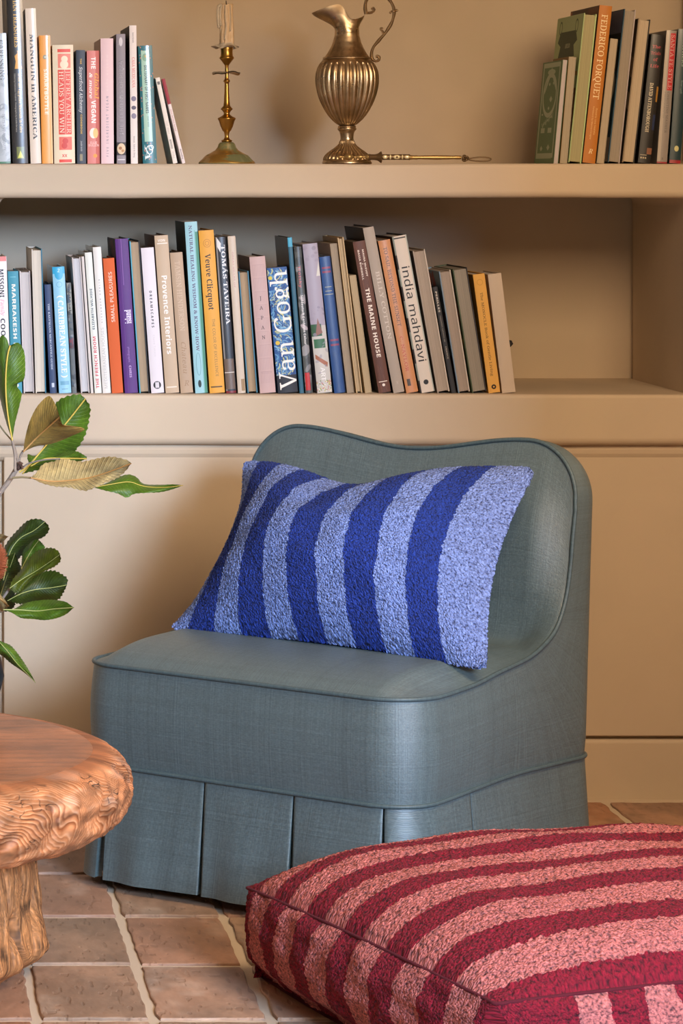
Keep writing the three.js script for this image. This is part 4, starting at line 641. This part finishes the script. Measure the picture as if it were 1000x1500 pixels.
book({ b: [221, 241, 206, 225, 363], c: '#ded4d4', D: .24, label: 'off-white book with small black capitals and round badge', print: [T('DREAMSCAPES', .295, .55, .27, '#2a2628', { b: 1, sp: .25 }), T('Claire Takacs', .60, .75, .22, '#cfc5c4', {}), C(.5, .945, .3, '#1c1a1a'), R(.35, .65, .925, .965, '#cfc8c8')] });
book({ b: [242.5, 262.5, 225, 246.5, 345], c: '#c3a98a', D: .25, cl: '#7a5c42', label: 'tan book with large cream lowercase title', print: [H('VON', .032, .26, '#eadfcf', { b: 1 }), R(.15, .92, .048, .054, '#eadfcf'), T('Provence Interiors', .25, .755, .56, '#ece2d6', { b: 1, x: .5 }), R(.1, .85, .958, .966, '#e3d5c0')] });
book({ b: [264, 283.5, 248.5, 267, 370], c: '#b69a7c', D: .22, label: 'brown book with faint embossed tone-on-tone lettering', print: [T('TAMSIN HENDERSON', .06, .56, .56, '#c9ae90', { f: 'serif', x: .5 }), T('Chateau', .63, .86, .5, '#a07f5c', { f: 'serif', i: 1, x: .5 }), H('R', .93, .6, '#a07f5c', { f: 'serif', i: 1 })] });
book({ b: [285.5, 304.8, 270, 288.5, 325], c: '#9cc8ce', D: .21, soft: 1, cl: '#2c3a34', label: 'tallest aqua paperback with red and blue serif capitals', print: [R(.78, 1, .06, 1, '#4a8a72'), F((g, W, h) => { g.fillStyle = '#7fb8b4'; g.fillRect(W * .7, h * .05, W * .08, h); }), T('NATURAL HEALING WISDOM & KNOW-HOW', .02, .755, .36, '#5a4a6a', { f: 'serif', x: .42, b: 1 }), C(.4, .83, .18, '#5f8f9a', { ry: .9, o: .03 }), C(.4, .945, .13, '#22302e', { ry: .3 })] });
book({ b: [307, 329.5, 290, 313, 337.5], c: '#e2a136', D: .25, label: 'golden yellow book with crest and black serif title', print: [C(.5, .08, .24, '#b5761f', { ry: .26, o: .03 }), C(.5, .08, .13, '#b5761f', { o: .03 }), T('Veuve Clicquot', .145, .49, .5, '#241d14', { f: 'serif', b: 1, x: .48 }), T('THE COLOR OF EXCELLENCE', .545, .90, .26, '#8a6a2c', { x: .56 }), T('ASSOULINE', .955, .962, .01, '#e2a136'), R(.1, .85, .958, .966, '#5a4420')] });
book({ b: [330.8, 346.5, 315, 330, 347.5], c: '#1d2530', D: .24, coat: 1, rough: .3, label: 'black book in shiny loose plastic jacket', print: [F((g, W, h) => { g.fillStyle = '#8f8a84'; g.fillRect(0, 0, W * .16, h); g.fillStyle = '#e8e6e2'; g.beginPath(); g.moveTo(W * .1, 0); g.lineTo(W * .5, h * .04); g.lineTo(W * .4, h * .1); g.lineTo(W * .1, h * .06); g.fill(); }), T('TOMÁS TAVEIRA', .05, .56, .56, '#e6e4e0', { f: 'serif', b: 1, x: .68 }), R(0, .95, .78, .975, '#6d5a4c'), R(0, .95, .865, .87, '#d8d0c4'), R(0, 1, .985, 1, '#7a1c22')] });
book({ b: [348, 360.2, 333, 344.6, 346], c: '#cdbba4', D: .23, coat: .8, label: 'slim beige glossy book with faint red lettering', print: [T('GREAT VILLAS OF', .1, .33, .3, '#c08a80', { x: .5 }), R(.5, .95, .91, .985, '#9a7c50')] });
book({ b: [361.8, 378, 348.8, 364, 397.5], c: '#3a7a92', cl: '#3a7a92', cr: '#3a7a92', D: .2, edge: 1, hollow: 2.5, p: '#b89f80', coat: .5, label: 'thin open-edged book with twin blue boards' });
book({ b: [379.5, 405, 365, 387.8, 376], c: '#c7a8a2', D: .21, cl: '#4a2e1c', label: 'dusty pink book with widely stacked black letters', print: [F((g, W, h) => { g.strokeStyle = '#a98a88'; g.lineWidth = W * .012; for (let k = 0; k < 9; k++) { const y = h * (.06 + k * .098); for (let i = 0; i < 8; i++) { g.beginPath(); g.moveTo(W * (.16 + i * .1), y); g.lineTo(W * (.16 + i * .1), y + h * .085); g.stroke(); } g.beginPath(); g.moveTo(W * .16, y); g.lineTo(W * .88, y); g.stroke(); } g.strokeRect(W * .2, h * .845, W * .62, h * .01); }), ...['J', 'A', 'P', 'A', 'N'].map((t, i) => H(t, .305 + i * .072, .30, '#2a2224', { f: 'serif', x: .5 }))] });
book({ b: [406, 437.5, 390.5, 419.5, 392], c: '#2c5a96', D: .13, label: 'thick blue swirl-painted book with huge white serif letters', print: [F(swirl), C(.12, .08, .1, '#d8c85a'), C(.2, .60, .11, '#e0bf4a'), R(.0, 1, .86, 1, '#23262e'), mottle(['#33405e', '#5a4a4a', '#1d2230'], 0, 2, .1), T('Van Gogh', .02, .975, 1.2, '#f3efe6', { d: -1, f: 'serif', x: .56 })] });
book({ b: [438.4, 445.5, 420.5, 427.5, 348], c: '#12566c', D: .21, cl: '#4a4238', coat: .3, label: 'tall thin dark teal book with bright blue cap', print: [R(0, 1, 0, .06, '#3fa4c4')] });
book({ b: [447, 458.5, 430, 441.2, 361.5], c: '#4f5454', D: .2, coat: 1, rough: .25, label: 'shiny silver grey book with red block near foot', print: [mottle(['#a8a4a6', '#c9b8be', '#6a6e70', '#3c4042'], 26, 14, .5), T('Trotsky', .13, .28, .5, '#c05a5a', { b: 1 }), T('Suddeutsch Gardeuse Colour', .33, .67, .42, '#e2ddd6', { b: 1 }), R(.1, .75, .86, .98, '#c0282c')] });
book({ b: [464, 487.3, 442.5, 464.3, 357], c: '#a79fae', D: .22, coat: .5, label: 'lilac book with painted green and white lower half', print: [R(0, 1, .55, 1, '#c9c5bd'), R(0, .7, .54, .62, '#2f5a3a'), F((g, W, h) => { g.fillStyle = '#8a5a4a'; g.beginPath(); g.moveTo(W * .5, h * .5); g.lineTo(W * .75, h * .6); g.lineTo(W * .25, h * .62); g.fill(); g.fillStyle = '#2e6a44'; g.fillRect(W * .1, h * .64, W * .75, h * .06); g.fillStyle = '#a8684a'; g.beginPath(); g.moveTo(W * .1, h * .74); g.lineTo(W * .9, h * .8); g.lineTo(W * .85, h * .83); g.lineTo(W * .1, h * .77); g.fill(); g.fillStyle = '#d8d6cc'; g.beginPath(); g.moveTo(W * .95, h * .12); g.lineTo(W * .72, h * .22); g.lineTo(W * .98, h * .22); g.fill(); }), mottle(['#8d8796', '#9a93a4'], 24, 19, .12), T('ART', .83, .92, .4, '#f4f2ee', { x: .5 }), F((g, W, h) => { const r = rng(61); for (let i = 0; i < 60; i++) { g.fillStyle = ['#6a8a3a', '#c8b84a', '#c06a5a', '#e8e4d8'][Math.floor(r() * 4)]; g.beginPath(); g.arc(r() * W, h * (.91 + .08 * r()), W * .035, 0, 7); g.fill(); } })] });
book({ b: [489.5, 506, 466.5, 484, 376], c: '#1b4a86', D: .2, coat: .9, rough: .35, label: 'royal blue shiny book with small red lettering', print: [R(.9, 1, 0, 1, '#123664'), T('MODERN', .07, .13, .1, '#8a3a5a'), R(.12, .9, .075, .09, '#8a3a5a'), R(.12, .9, .105, .12, '#8a3a5a'), R(.2, .8, .22, .225, '#a8a890'), R(.2, .8, .25, .255, '#a8a890'), R(.1, .9, .275, .28, '#a8a890'), R(.15, .9, .605, .62, '#8a3a5a'), R(.15, .9, .64, .655, '#8a3a5a')] });
book({ b: [507, 520, 483, 493, 357], c: '#b5a084', D: .22, edge: 1, soft: 1, hollow: .5, p: '#b0a08a', label: 'tan page block behind the royal blue shiny book' });
book({ b: [521.5, 531, 493.5, 503.5, 348], c: '#c9ad80', D: .22, edge: 1, hollow: 2, p: '#cdb692', label: 'narrow honey coloured boards enclosing cream pages' });
book({ b: [533.5, 546, 511.5, 521, 403.5], c: '#c9b288', D: .17, edge: 1, soft: 1, hollow: 0, p: '#c6b08c', label: 'short cream page block left of the brown wood-grain book' });
book({ b: [553, 574, 516, 534, 353.5], c: '#5e3522', D: .23, cl: '#2a1a12', label: 'brown wood-grain book with condensed white capitals', print: [F((g, W, h) => { const r = rng(41); for (let i = 0; i < 90; i++) { g.strokeStyle = ['#4a2718', '#6d4230', '#7a4c36', '#522c1c'][Math.floor(r() * 4)]; g.lineWidth = W * .02; const x = r() * W, y = r() * h; g.beginPath(); g.moveTo(x, y); g.lineTo(x + W * .03, y + h * .1); g.stroke(); } }), T('MAURA McEVOY', .055, .235, .2, '#e6d8c8', { b: 1, x: .68 }), T('BASIA BURWELL', .055, .255, .2, '#e6d8c8', { b: 1, x: .32 }), C(.5, .15, .04, '#e6d8c8'), T('THE MAINE HOUSE', .31, .77, .48, '#efe3d4', { b: 1, x: .5 }), R(.15, .85, .925, .93, '#efe3d4'), C(.5, .95, .12, '#efe3d4')] });
book({ b: [575.5, 593, 530.5, 547, 333], c: '#a99b8c', D: .26, cl: '#3a2e26', label: 'tall grey leaning book with pale embossed capitals', print: [T('BILLY COTTON', .265, .68, .5, '#cfc4b6', { f: 'serif', x: .56 }), H('X', .94, .36, '#bdb0a2')] });
book({ b: [594.5, 612.8, 552.5, 571, 352], c: '#c98a5a', D: .23, coat: .9, rough: .35, label: 'shiny peach orange book with black serif title', print: [T('TO SAIL BEYOND THE SUNSET', .045, .565, .4, '#3a2c20', { f: 'serif', x: .46 }), T('C. NAYLOR', .63, .86, .36, '#b8432c', { f: 'serif', x: .42 }), R(.22, .5, .91, .955, '#4a3a2c')] });
book({ b: [614.5, 637.2, 573, 594.8, 345.5], c: '#d6cabb', D: .24, cl: '#1f1d1b', label: 'cream book with huge black lowercase letters', print: [R(0, .1, 0, 1, '#7f8a80'), R(.92, 1, 0, 1, '#a7ada2'), R(.1, .9, .01, .018, '#3a3834'), F((g, W, h) => { g.fillStyle = '#1d1b1a'; for (let i = 0; i < 5; i++) g.fillRect(0, h * (.12 + i * .2), W * .1, h * .09); }), T('india mahdavi', .19, .81, .74, '#141312', { x: .54 }), C(.52, .935, .17, '#141312')] });
book({ b: [639.5, 659.5, 603.5, 622, 366.5], c: '#b9ab9a', cl: '#a5988a', cr: '#c9bba8', D: .23, edge: 1, p: '#b3a392', label: 'grey-beige page block leaning on the cream lowercase-lettered book' });
book({ b: [660.5, 668.5, 633, 640.5, 420.5], c: '#17130f', D: .18, label: 'short thin black book with small white capitals', print: [T('PERILLES', .04, .24, .5, '#d8ccb8', { b: 1 }), T('nouvelles cuisines de', .27, .52, .4, '#a89c88', {}), T('FRANCE', .56, .68, .4, '#a89c88', { b: 1 })] });
book({ b: [669.8, 689.5, 642, 659.5, 396.5], c: '#6f8798', cl: '#6f8798', cr: '#c4b6a4', D: .21, edge: 1, p: '#a99888', label: 'grey page block with pale blue front board', sideBg: '#6f8798', side: [mottle(['#8a3a3a', '#a85a50', '#5a3030'], 20, 71, .15)] });
book({ b: [691, 713, 661.5, 684, 393], c: '#241c14', cl: '#3c4a2a', cr: '#241c14', D: .22, edge: 1, p: '#9a9080', label: 'grey page block between floral front and dark back boards', sideBg: '#3c4a2a', side: [mottle(['#5a6a34', '#2a3a1c', '#b89a4a', '#8a4a34', '#d2c49a'], 60, 72, .1)] });
book({ b: [714.5, 733.5, 692, 709.3, 401.5], c: '#d9a24c', D: .18, label: 'mustard yellow book with black serif title and badge', rough: .75, print: [C(.5, .07, .24, '#c4903c', { o: .05 }), T('The MONOCLE Book of Gentle Living', .155, .86, .30, '#4a3a22', { f: 'serif', x: .5 }), C(.5, .95, .2, '#1c1712'), C(.5, .95, .08, '#d9a24c')] });
book({ b: [735, 755.2, 713.5, 734, 401], c: '#c3b19c', D: .18, label: 'plain beige end book with dark ribbon marker', rough: .85, extra: (k, w, h, D) => {
  const s = new THREE.Shape(); s.moveTo(0, 0); s.lineTo(.014, -.004); s.lineTo(.0165, -.011); s.lineTo(.0105, -.0165); s.lineTo(0, -.011); s.closePath();
  const g = new THREE.ExtrudeGeometry(s, { depth: .0008, bevelEnabled: false }); g.translate(w / 2, h * .43, -D * .30); mesh('ribbon_marker', g, paint('#1a130d', .8), k);
} });
// ------------------------------------------------------------------ candlestick, jug and rod on the upper shelf
{
  const d = 6.585, s = d / FOCAL, cx = 332;
  const pos = at(cx, 241, d);
  const o = thing('candlestick', 'slender tarnished brass candlestick with green patina on its foot', 'candlestick', [pos.x, Y_UP, -d]);
  const pr = (list) => list.map(([hw, y]) => new THREE.Vector2(hw * s, Math.max(0, (241 - y) * s)));
  const brassMap = dataTex(256, 256, (x, y) => { const m = tfbm(x / 256, y / 256, 6, 4), p = smooth(.55, .72, tfbm(x / 256 + .3, y / 256 + .5, 5, 4)); return [lerp(205, 150, m) , lerp(160, 112, m), lerp(82, 48, m)]; }, { srgb: true });
  const patMap = dataTex(256, 256, (x, y) => { const m = tfbm(x / 256, y / 256, 6, 4), p = smooth(.42, .6, tfbm(x / 256 + .3, y / 256 + .5, 5, 4)), q = smooth(.6, .7, tfbm(x / 256, y / 256, 24, 2, 4)); const a = [lerp(205, 150, m), lerp(160, 112, m), lerp(82, 48, m)], g = [126, 132, 92]; return a.map((v, i) => lerp(lerp(v, g[i], p * .85), [190, 176, 140][i], q * .45)); }, { srgb: true });
  const patRough = dataTex(256, 256, (x, y) => 90 + 150 * smooth(.42, .6, tfbm(x / 256 + .3, y / 256 + .5, 5, 4)));
  const M_brass = std({ map: brassMap, metalness: 1, roughness: .30, bumpMap: plasterBump, bumpScale: .0006 });
  const M_pat = std({ map: patMap, metalness: .75, roughness: .9, roughnessMap: patRough, bumpMap: plasterBump, bumpScale: .002 });
  mesh('foot', new THREE.LatheGeometry(pr([[.1, 241], [41, 241], [41.3, 240], [40, 237.5], [36, 234], [31, 228.5], [27, 226.5], [24, 225], [17, 221], [13.5, 216.5], [12, 212], [10, 209.5], [5, 208.6], [.1, 208.5]]), 72), M_pat, o);
  const stem = new THREE.LatheGeometry(pr([[.1, 209], [7, 208.8], [8, 207.5], [7.4, 206], [5, 205], [3.3, 202.5], [3, 199], [4.2, 194], [6.3, 192], [9, 186], [11.5, 178], [13.2, 175], [12.8, 173.5], [8, 171], [4.6, 168.5], [4.4, 166], [6, 163.5], [8.8, 160.8], [8, 159.3], [5, 156], [4.2, 150], [3.4, 136], [3.1, 124], [3.4, 121.8], [4.9, 120], [4.6, 118.6], [3, 116.5], [2.6, 112], [2.7, 108], [2.6, 101], [2.8, 97], [4, 95], [7, 91], [9.6, 87.5], [10.8, 86], [10.4, 84.5], [9, 82.5], [8.6, 78], [8.9, 73], [9.4, 70], [8.4, 69.5], [.1, 69.4]]), 48);
  mesh('stem', stem, M_brass, o);
  const waxC = new THREE.Color(.50, .40, .27);
  const pan = grid(72, 10, (a, t) => { const th = a * 6.2832, r = lerp(2.6, 20.5, t) * s * (1 + .06 * Math.sin(th * 3 + 1)); return [r * Math.sin(th), (241 - 105.5) * s + s * (t * (-1.0 + 1.5 * Math.sin(th * 2.0 + .5) + .9 * Math.sin(th * 5)) - .8 * t * t), r * Math.cos(th)]; }, null, true);
  mesh('drip_pan', pan, std({ color: new THREE.Color(.40, .34, .24), roughness: .6, metalness: .3, side: THREE.DoubleSide, bumpMap: plasterBump, bumpScale: .003 }), o);
  const pan2 = grid(72, 8, (a, t) => { const th = a * 6.2832, r = lerp(2.6, 20, t) * s * (1 + .06 * Math.sin(th * 3 + 1)); return [r * Math.sin(th), (241 - 107) * s + s * (t * (-1.0 + 1.5 * Math.sin(th * 2.0 + .5) + .9 * Math.sin(th * 5)) - .8 * t * t), r * Math.cos(th)]; }, null, true); pan2.index.array.reverse(); pan2.computeVertexNormals();
  mesh('drip_pan_underside', pan2, M_brass, o);
  // the candle, half burnt, with runs of wax
  const cb = at(cx, 70, d);
  const cd = thing('candle', 'short cream taper candle with dripping wax in the brass candlestick', 'candle', [pos.x, Y_UP + (241 - 70.2) * s, -d]);
  const M_wax = phys({ color: new THREE.Color(.60, .42, .235), roughness: .5, bumpMap: plasterBump, bumpScale: .002 }), M_wax2 = phys({ color: new THREE.Color(.54, .44, .30), roughness: .55, bumpMap: plasterBump, bumpScale: .003 });
  mesh('wax_body', grid(96, 80, (a, t) => { const th = a * 6.2832, y = t < .96 ? t / .96 : 1, run = .9 * n2(Math.sin(th) * 1.7 + 4, y * .5) + .5 * n2(Math.sin(th * 1) * 5, y * 1.5) + .35 * n2(th * 3, y * 5); let r = (lerp(10.6, 9.6, y) + run) * s; if (t >= .96) r *= 1 - (t - .96) / .04 * .999; const yy = y * 63.5 + 1.5 * n2(Math.cos(th) * 2, Math.sin(th) * 2) * smooth(.9, 1, y) - 3 * smooth(.96, 1, t); return [r * Math.sin(th) - .2 * s, yy * s, r * Math.cos(th)]; }, null, true), M_wax, cd);
  mesh('wax_skirt', grid(96, 14, (a, t) => { const th = a * 6.2832, k = 1 + .16 * Math.sin(th * 3 + .4) + .1 * Math.sin(th * 7); const r = lerp(10.2, 18.5, t ** 1.1) * s * lerp(1, k, t); return [r * Math.sin(th), s * (lerp(7.5, .2, Math.pow(t, .6)) + t * (2.0 * Math.sin(th * 4 + 1) - .3)), r * Math.cos(th)]; }, null, true), phys({ color: new THREE.Color(.54, .44, .30), roughness: .55, side: THREE.DoubleSide, bumpMap: plasterBump, bumpScale: .003 }), cd);
  const drip = (pts, r) => { const c = new THREE.CatmullRomCurve3(pts.map(([x, y, z]) => new THREE.Vector3(x * s, y * s, z * s))); const g = new THREE.TubeGeometry(c, 24, r * s, 8); const p = g.attributes.position; const e = new THREE.SphereGeometry(r * 1.1 * s, 10, 8); const q = pts[pts.length - 1]; e.translate(q[0] * s, q[1] * s, q[2] * s); return mergeGeometries([g, e]); };
  for (const [pts, r] of [[[[-8, 63, 4], [-12.6, 60, 4], [-13.6, 50, 4.5], [-13.2, 38, 4.5], [-12.2, 30, 4.2]], 2.1], [[[-7, 62, 5], [-9.4, 58, 5], [-10, 44, 5], [-9.4, 33, 5]], 2.0], [[[-3, 62, 8.4], [-3, 46, 9.2], [-2, 30, 9.6], [-4, 12, 9.5]], 1.3], [[[4, 62, 8], [4.5, 40, 8.6], [4, 24, 9.3]], 1.1], [[[-9, 40, 3], [-9.3, 28, 4], [-9.2, 22, 4]], 1.2]]) mesh('wax_run', drip(pts, r), M_wax2, cd);
  const wk = new THREE.CylinderGeometry(.6 * s, .8 * s, 7 * s, 8); wk.rotateZ(.08); wk.translate(-.8 * s, 65 * s, 0); mesh('wick', wk, paint('#1a1512', .9), cd);
}
{
  const d = 6.60, s = d / FOCAL, cx = 508, yb = 240.5;
  const pos = at(cx, yb, d);
  const o = thing('jug', 'tall fluted silver brass ewer jug with scrolled handle and wide spout', 'jug', [pos.x, Y_UP, -d]);
  const sm = dataTex(256, 256, (x, y) => { const m = tfbm(x / 256, y / 256, 5, 5), k = smooth(.5, .75, tfbm(x / 256 + .2, y / 256 + .4, 14, 3, 4)); const t = lerp(1.05, .8, m) * lerp(1, .88, k); return [206 * t, 180 * t, 142 * t]; }, { srgb: true, repeat: [2, 2] });
  const sr = dataTex(256, 256, (x, y) => 46 + 85 * tfbm(x / 256, y / 256, 7, 4));
  const M_silver = std({ map: sm, metalness: 1, roughness: 1, roughnessMap: sr, side: THREE.DoubleSide });
  const M_in = std({ color: new THREE.Color(.40, .27, .12), metalness: 1, roughness: .36, side: THREE.DoubleSide });
  const Yp = (y) => (yb - y) * s;
  const NF = 26;
  const lathe = (list, flute = 0, f0 = 0, f1 = 1, nu = 312, nv = 90) => { const f = spline(list.map(([hw, y]) => [hw * s, Yp(y)])); return grid(nu, nv, (a, t) => { const th = a * 6.2832, p = f(t); const k = flute * smooth(f0, f0 + .06, t) * smooth(f1, f1 - .06, t); const c = Math.abs(Math.sin(th * NF / 2)); const r = p.x * (1 - k * .95 * (1 - Math.pow(c, .7))) ; return [r * Math.sin(th), p.y, r * Math.cos(th)]; }, (a, t) => [a, t], true); };
  mesh('foot', lathe([[.2, 240.5], [35, 240.5], [36, 239.6], [35.6, 237], [34.5, 235.6], [35.2, 234], [33.5, 229], [27, 222.5], [19, 217], [13, 211.5], [11, 207], [10.4, 206]], .10, .42, .97), M_silver, o);
  mesh('stem', lathe([[10.4, 206.2], [9.6, 204], [10.2, 196], [11.5, 192.5], [13.6, 190], [13.8, 188.5], [12.8, 187], [13.4, 185.6], [12, 184.4], [6, 184]], 0, 0, 1, 96, 40), M_silver, o);
  mesh('body', lathe([[7, 184.6], [13, 183.2], [19, 178.8], [27, 170.5], [35, 158], [41, 145], [45, 131], [46.6, 118], [45.8, 107], [42.5, 97.5], [37.5, 90.5], [33.8, 86.6]], .085, .10, .90), M_silver, o);
  mesh('shoulder_ring', lathe([[33.4, 87], [35, 86.6], [35.4, 85.2], [34.2, 84], [31, 83.5]], 0, 0, 1, 120, 12), M_silver, o);
  // neck, then the mouth drawn out into a spout on one side and rising to the handle on the other
  const neck = (inn) => grid(160, 70, (a, t) => {
    const th = a * 6.2832, c = -Math.sin(th), f = poly([[0, 32.5], [.1, 28], [.22, 23.6], [.34, 20.6], [.46, 18.4], [.52, 17.8], [.535, 18.3], [.55, 17.6], [.7, 17.2], [.85, 18.2], [1, 20.5]]);
    const sp = Math.pow(Math.max(0, c), 1.6), hd = Math.pow(Math.max(0, -c), 2), up = smooth(.55, 1, t);
    const yTop = 29 - 22.5 * Math.pow(smooth(-.25, .62, c), 1) + 13 * Math.pow(Math.max(0, c), 5) - 6 * Math.pow(hd, 2);
    const y = t < .55 ? lerp(84, 48, t / .55) : lerp(48, yTop, (t - .55) / .45);
    let r = f(t); r += up ** 1.5 * (31 * Math.pow(Math.max(0, c), 2.6) + 5 * hd); const wz = 1 - .18 * up;
    return [(r * Math.sin(th)) * s * (inn ? .985 : 1), Yp(y), r * Math.cos(th) * wz * s * (inn ? .97 : 1)];
  }, (a, t) => [a, t], true);
  mesh('neck', neck(false), M_silver, o); const ni = neck(true); ni.index.array.reverse(); ni.computeVertexNormals(); mesh('spout_lining', ni, M_in, o);
  // cast scroll handle
  const V = (x, y, z = 0) => new THREE.Vector3((x - cx) * s, Yp(y), z);
  const taper = (pts, r0, r1, n = 60) => { const c = new THREE.CatmullRomCurve3(pts), g = new THREE.TubeGeometry(c, n, 1, 10), p = g.attributes.position, nn = g.attributes.normal; for (let i = 0; i < p.count; i++) { const k = Math.floor(i / 11) / n, r = lerp(r0, r1, k) * s * (1 + .13 * Math.sin(k * 46)); p.setXYZ(i, p.getX(i) + nn.getX(i) * (r - 1), p.getY(i) + nn.getY(i) * (r - 1), p.getZ(i) + nn.getZ(i) * (r - 1)); } g.computeVertexNormals(); return g; };
  const h = mesh('handle', taper([V(536, 21), V(534.5, 12), V(536, 2), V(544, -8), V(557, -9), V(568, -2), V(575, 8), V(577, 18), V(574, 32), V(566, 46), V(556, 58), V(547, 69), V(544, 78), V(545, 86), V(550, 90), V(555, 87.5), V(554.5, 83), V(550.5, 83)], 2.6, 2.1, 120), M_silver, o);
  mesh('scroll', taper([V(534.5, 18), V(538, 19), V(544, 18.5), V(548, 15), V(546.5, 12), V(543.5, 13.5)], 2.2, 1.5, 30), M_silver, h);
  mesh('scroll', taper([V(562, 51), V(560, 46), V(557, 43), V(558, 41), V(561, 42)], 1.9, 1.0, 24), M_silver, h);
  mesh('collar', (() => { const g = new THREE.TorusGeometry(3.1 * s, 1.3 * s, 8, 18); g.rotateX(Math.PI / 2); g.rotateZ(-.1); g.translate((576 - cx) * s, Yp(17), 0); const a = new THREE.SphereGeometry(1.8 * s, 10, 8); a.translate((571.5 - cx) * s, Yp(18.5), 0); const b = new THREE.SphereGeometry(2 * s, 10, 8); b.translate((581 - cx) * s, Yp(15.5), 0); return mergeGeometries([g, a, b]); })(), M_silver, h);
}
{
  const d = 6.505, s = d / FOCAL, p0 = at(493, 241, d);
  const cyl = Y_UP + 4.4 * s;
  const o = thing('rod', 'slim brass spindle rod with pearl inlay and loop lying by jug', 'ornament', [p0.x, Y_UP, -d]);
  const M_old = std({ color: new THREE.Color(.42, .27, .10), metalness: .85, roughness: .38 }), M_dark = std({ color: new THREE.Color(.16, .095, .04), metalness: .6, roughness: .45 }), M_pearl = phys({ color: new THREE.Color(.72, .58, .30), roughness: .3, metalness: .3, clearcoat: .4 });
  const X = (px) => (px - 493) * s, yy = (py) => (241 - py) * s;
  const turnX = (list, cy, seg = 24) => { const g = new THREE.LatheGeometry(list.map(([px, hw]) => new THREE.Vector2(Math.max(.00005, hw * s), X(px))), seg); g.rotateZ(-Math.PI / 2); const p = g.attributes.position; for (let i = 0; i < p.count; i++) p.setY(i, -p.getY(i)); g.computeVertexNormals(); g.translate(0, yy(cy), 0); return g; };
  mesh('beaded_tip', turnX([[494, .1], [496, 2.2], [499, 2.6], [501, 1.4], [504, 1.6], [508, 4.6], [511, 5.6], [514, 4.4], [518, 1.8], [520, 1.4], [523, 2.2], [527, 3.9], [531, 2.3], [534, 1.8], [538, 4.2], [539.5, 4.4], [539.6, .1]], 231), M_old, o);
  mesh('crown_collar', turnX([[539, .1], [539.2, 4.6], [541, 5], [543, 4.2], [549, 4.2], [553, 5.2], [557.8, 8.6], [558.6, 8.4], [557, 3], [556.8, .1]], 231.2, 8), M_dark, o);
  mesh('grip', turnX([[557, .1], [557, 4.1], [600, 4.1], [600, .1]], 231), M_dark, o);
  const bead = (px, l, w) => { const g = new THREE.SphereGeometry(1, 16, 12); g.scale(l * s, w * s, 1.6 * s); g.translate(X(px), yy(231), 3.4 * s); return g; };
  for (const [px, l, w] of [[563.5, 4, 3.0], [571, 1.5, 3.8], [580.5, 5.4, 3.2], [588.6, 1.4, 3.6], [595.5, 4.2, 2.8]]) mesh('inlay', bead(px, l, w), M_pearl, o);
  mesh('inlay_dot', bead(580.5, 1.8, 1.6).translate(0, 0, 1.1 * s), M_dark, o);
  mesh('shaft', turnX([[599, .1], [599, 4.2], [601, 3.4], [606, 2.9], [610, 3.3], [612, 2.6], [625, 3.0], [640, 3.4], [655, 3.0], [664, 2.6], [666, 2.9], [675, 2.8], [676, .1]], 231.6), M_old, o);
  const knot = new THREE.TorusKnotGeometry(3.0 * s, 1.3 * s, 48, 8, 2, 3); knot.translate(X(681), yy(232.8), 0); mesh('knot', knot, M_dark, o);
  const lp = []; for (let i = 0; i < 28; i++) { const a = i / 28 * 6.2832; lp.push(new THREE.Vector3(X(702.5 + 16.5 * Math.cos(a)), yy(234.2 - 2.9 * Math.sin(a) * (1 + .2 * Math.cos(a))), .6 * s * Math.sin(a))); }
  mesh('loop', tube(lp, 1.0 * s, true, 80, 8), M_dark, o);
}
renderer.render(scene, camera);
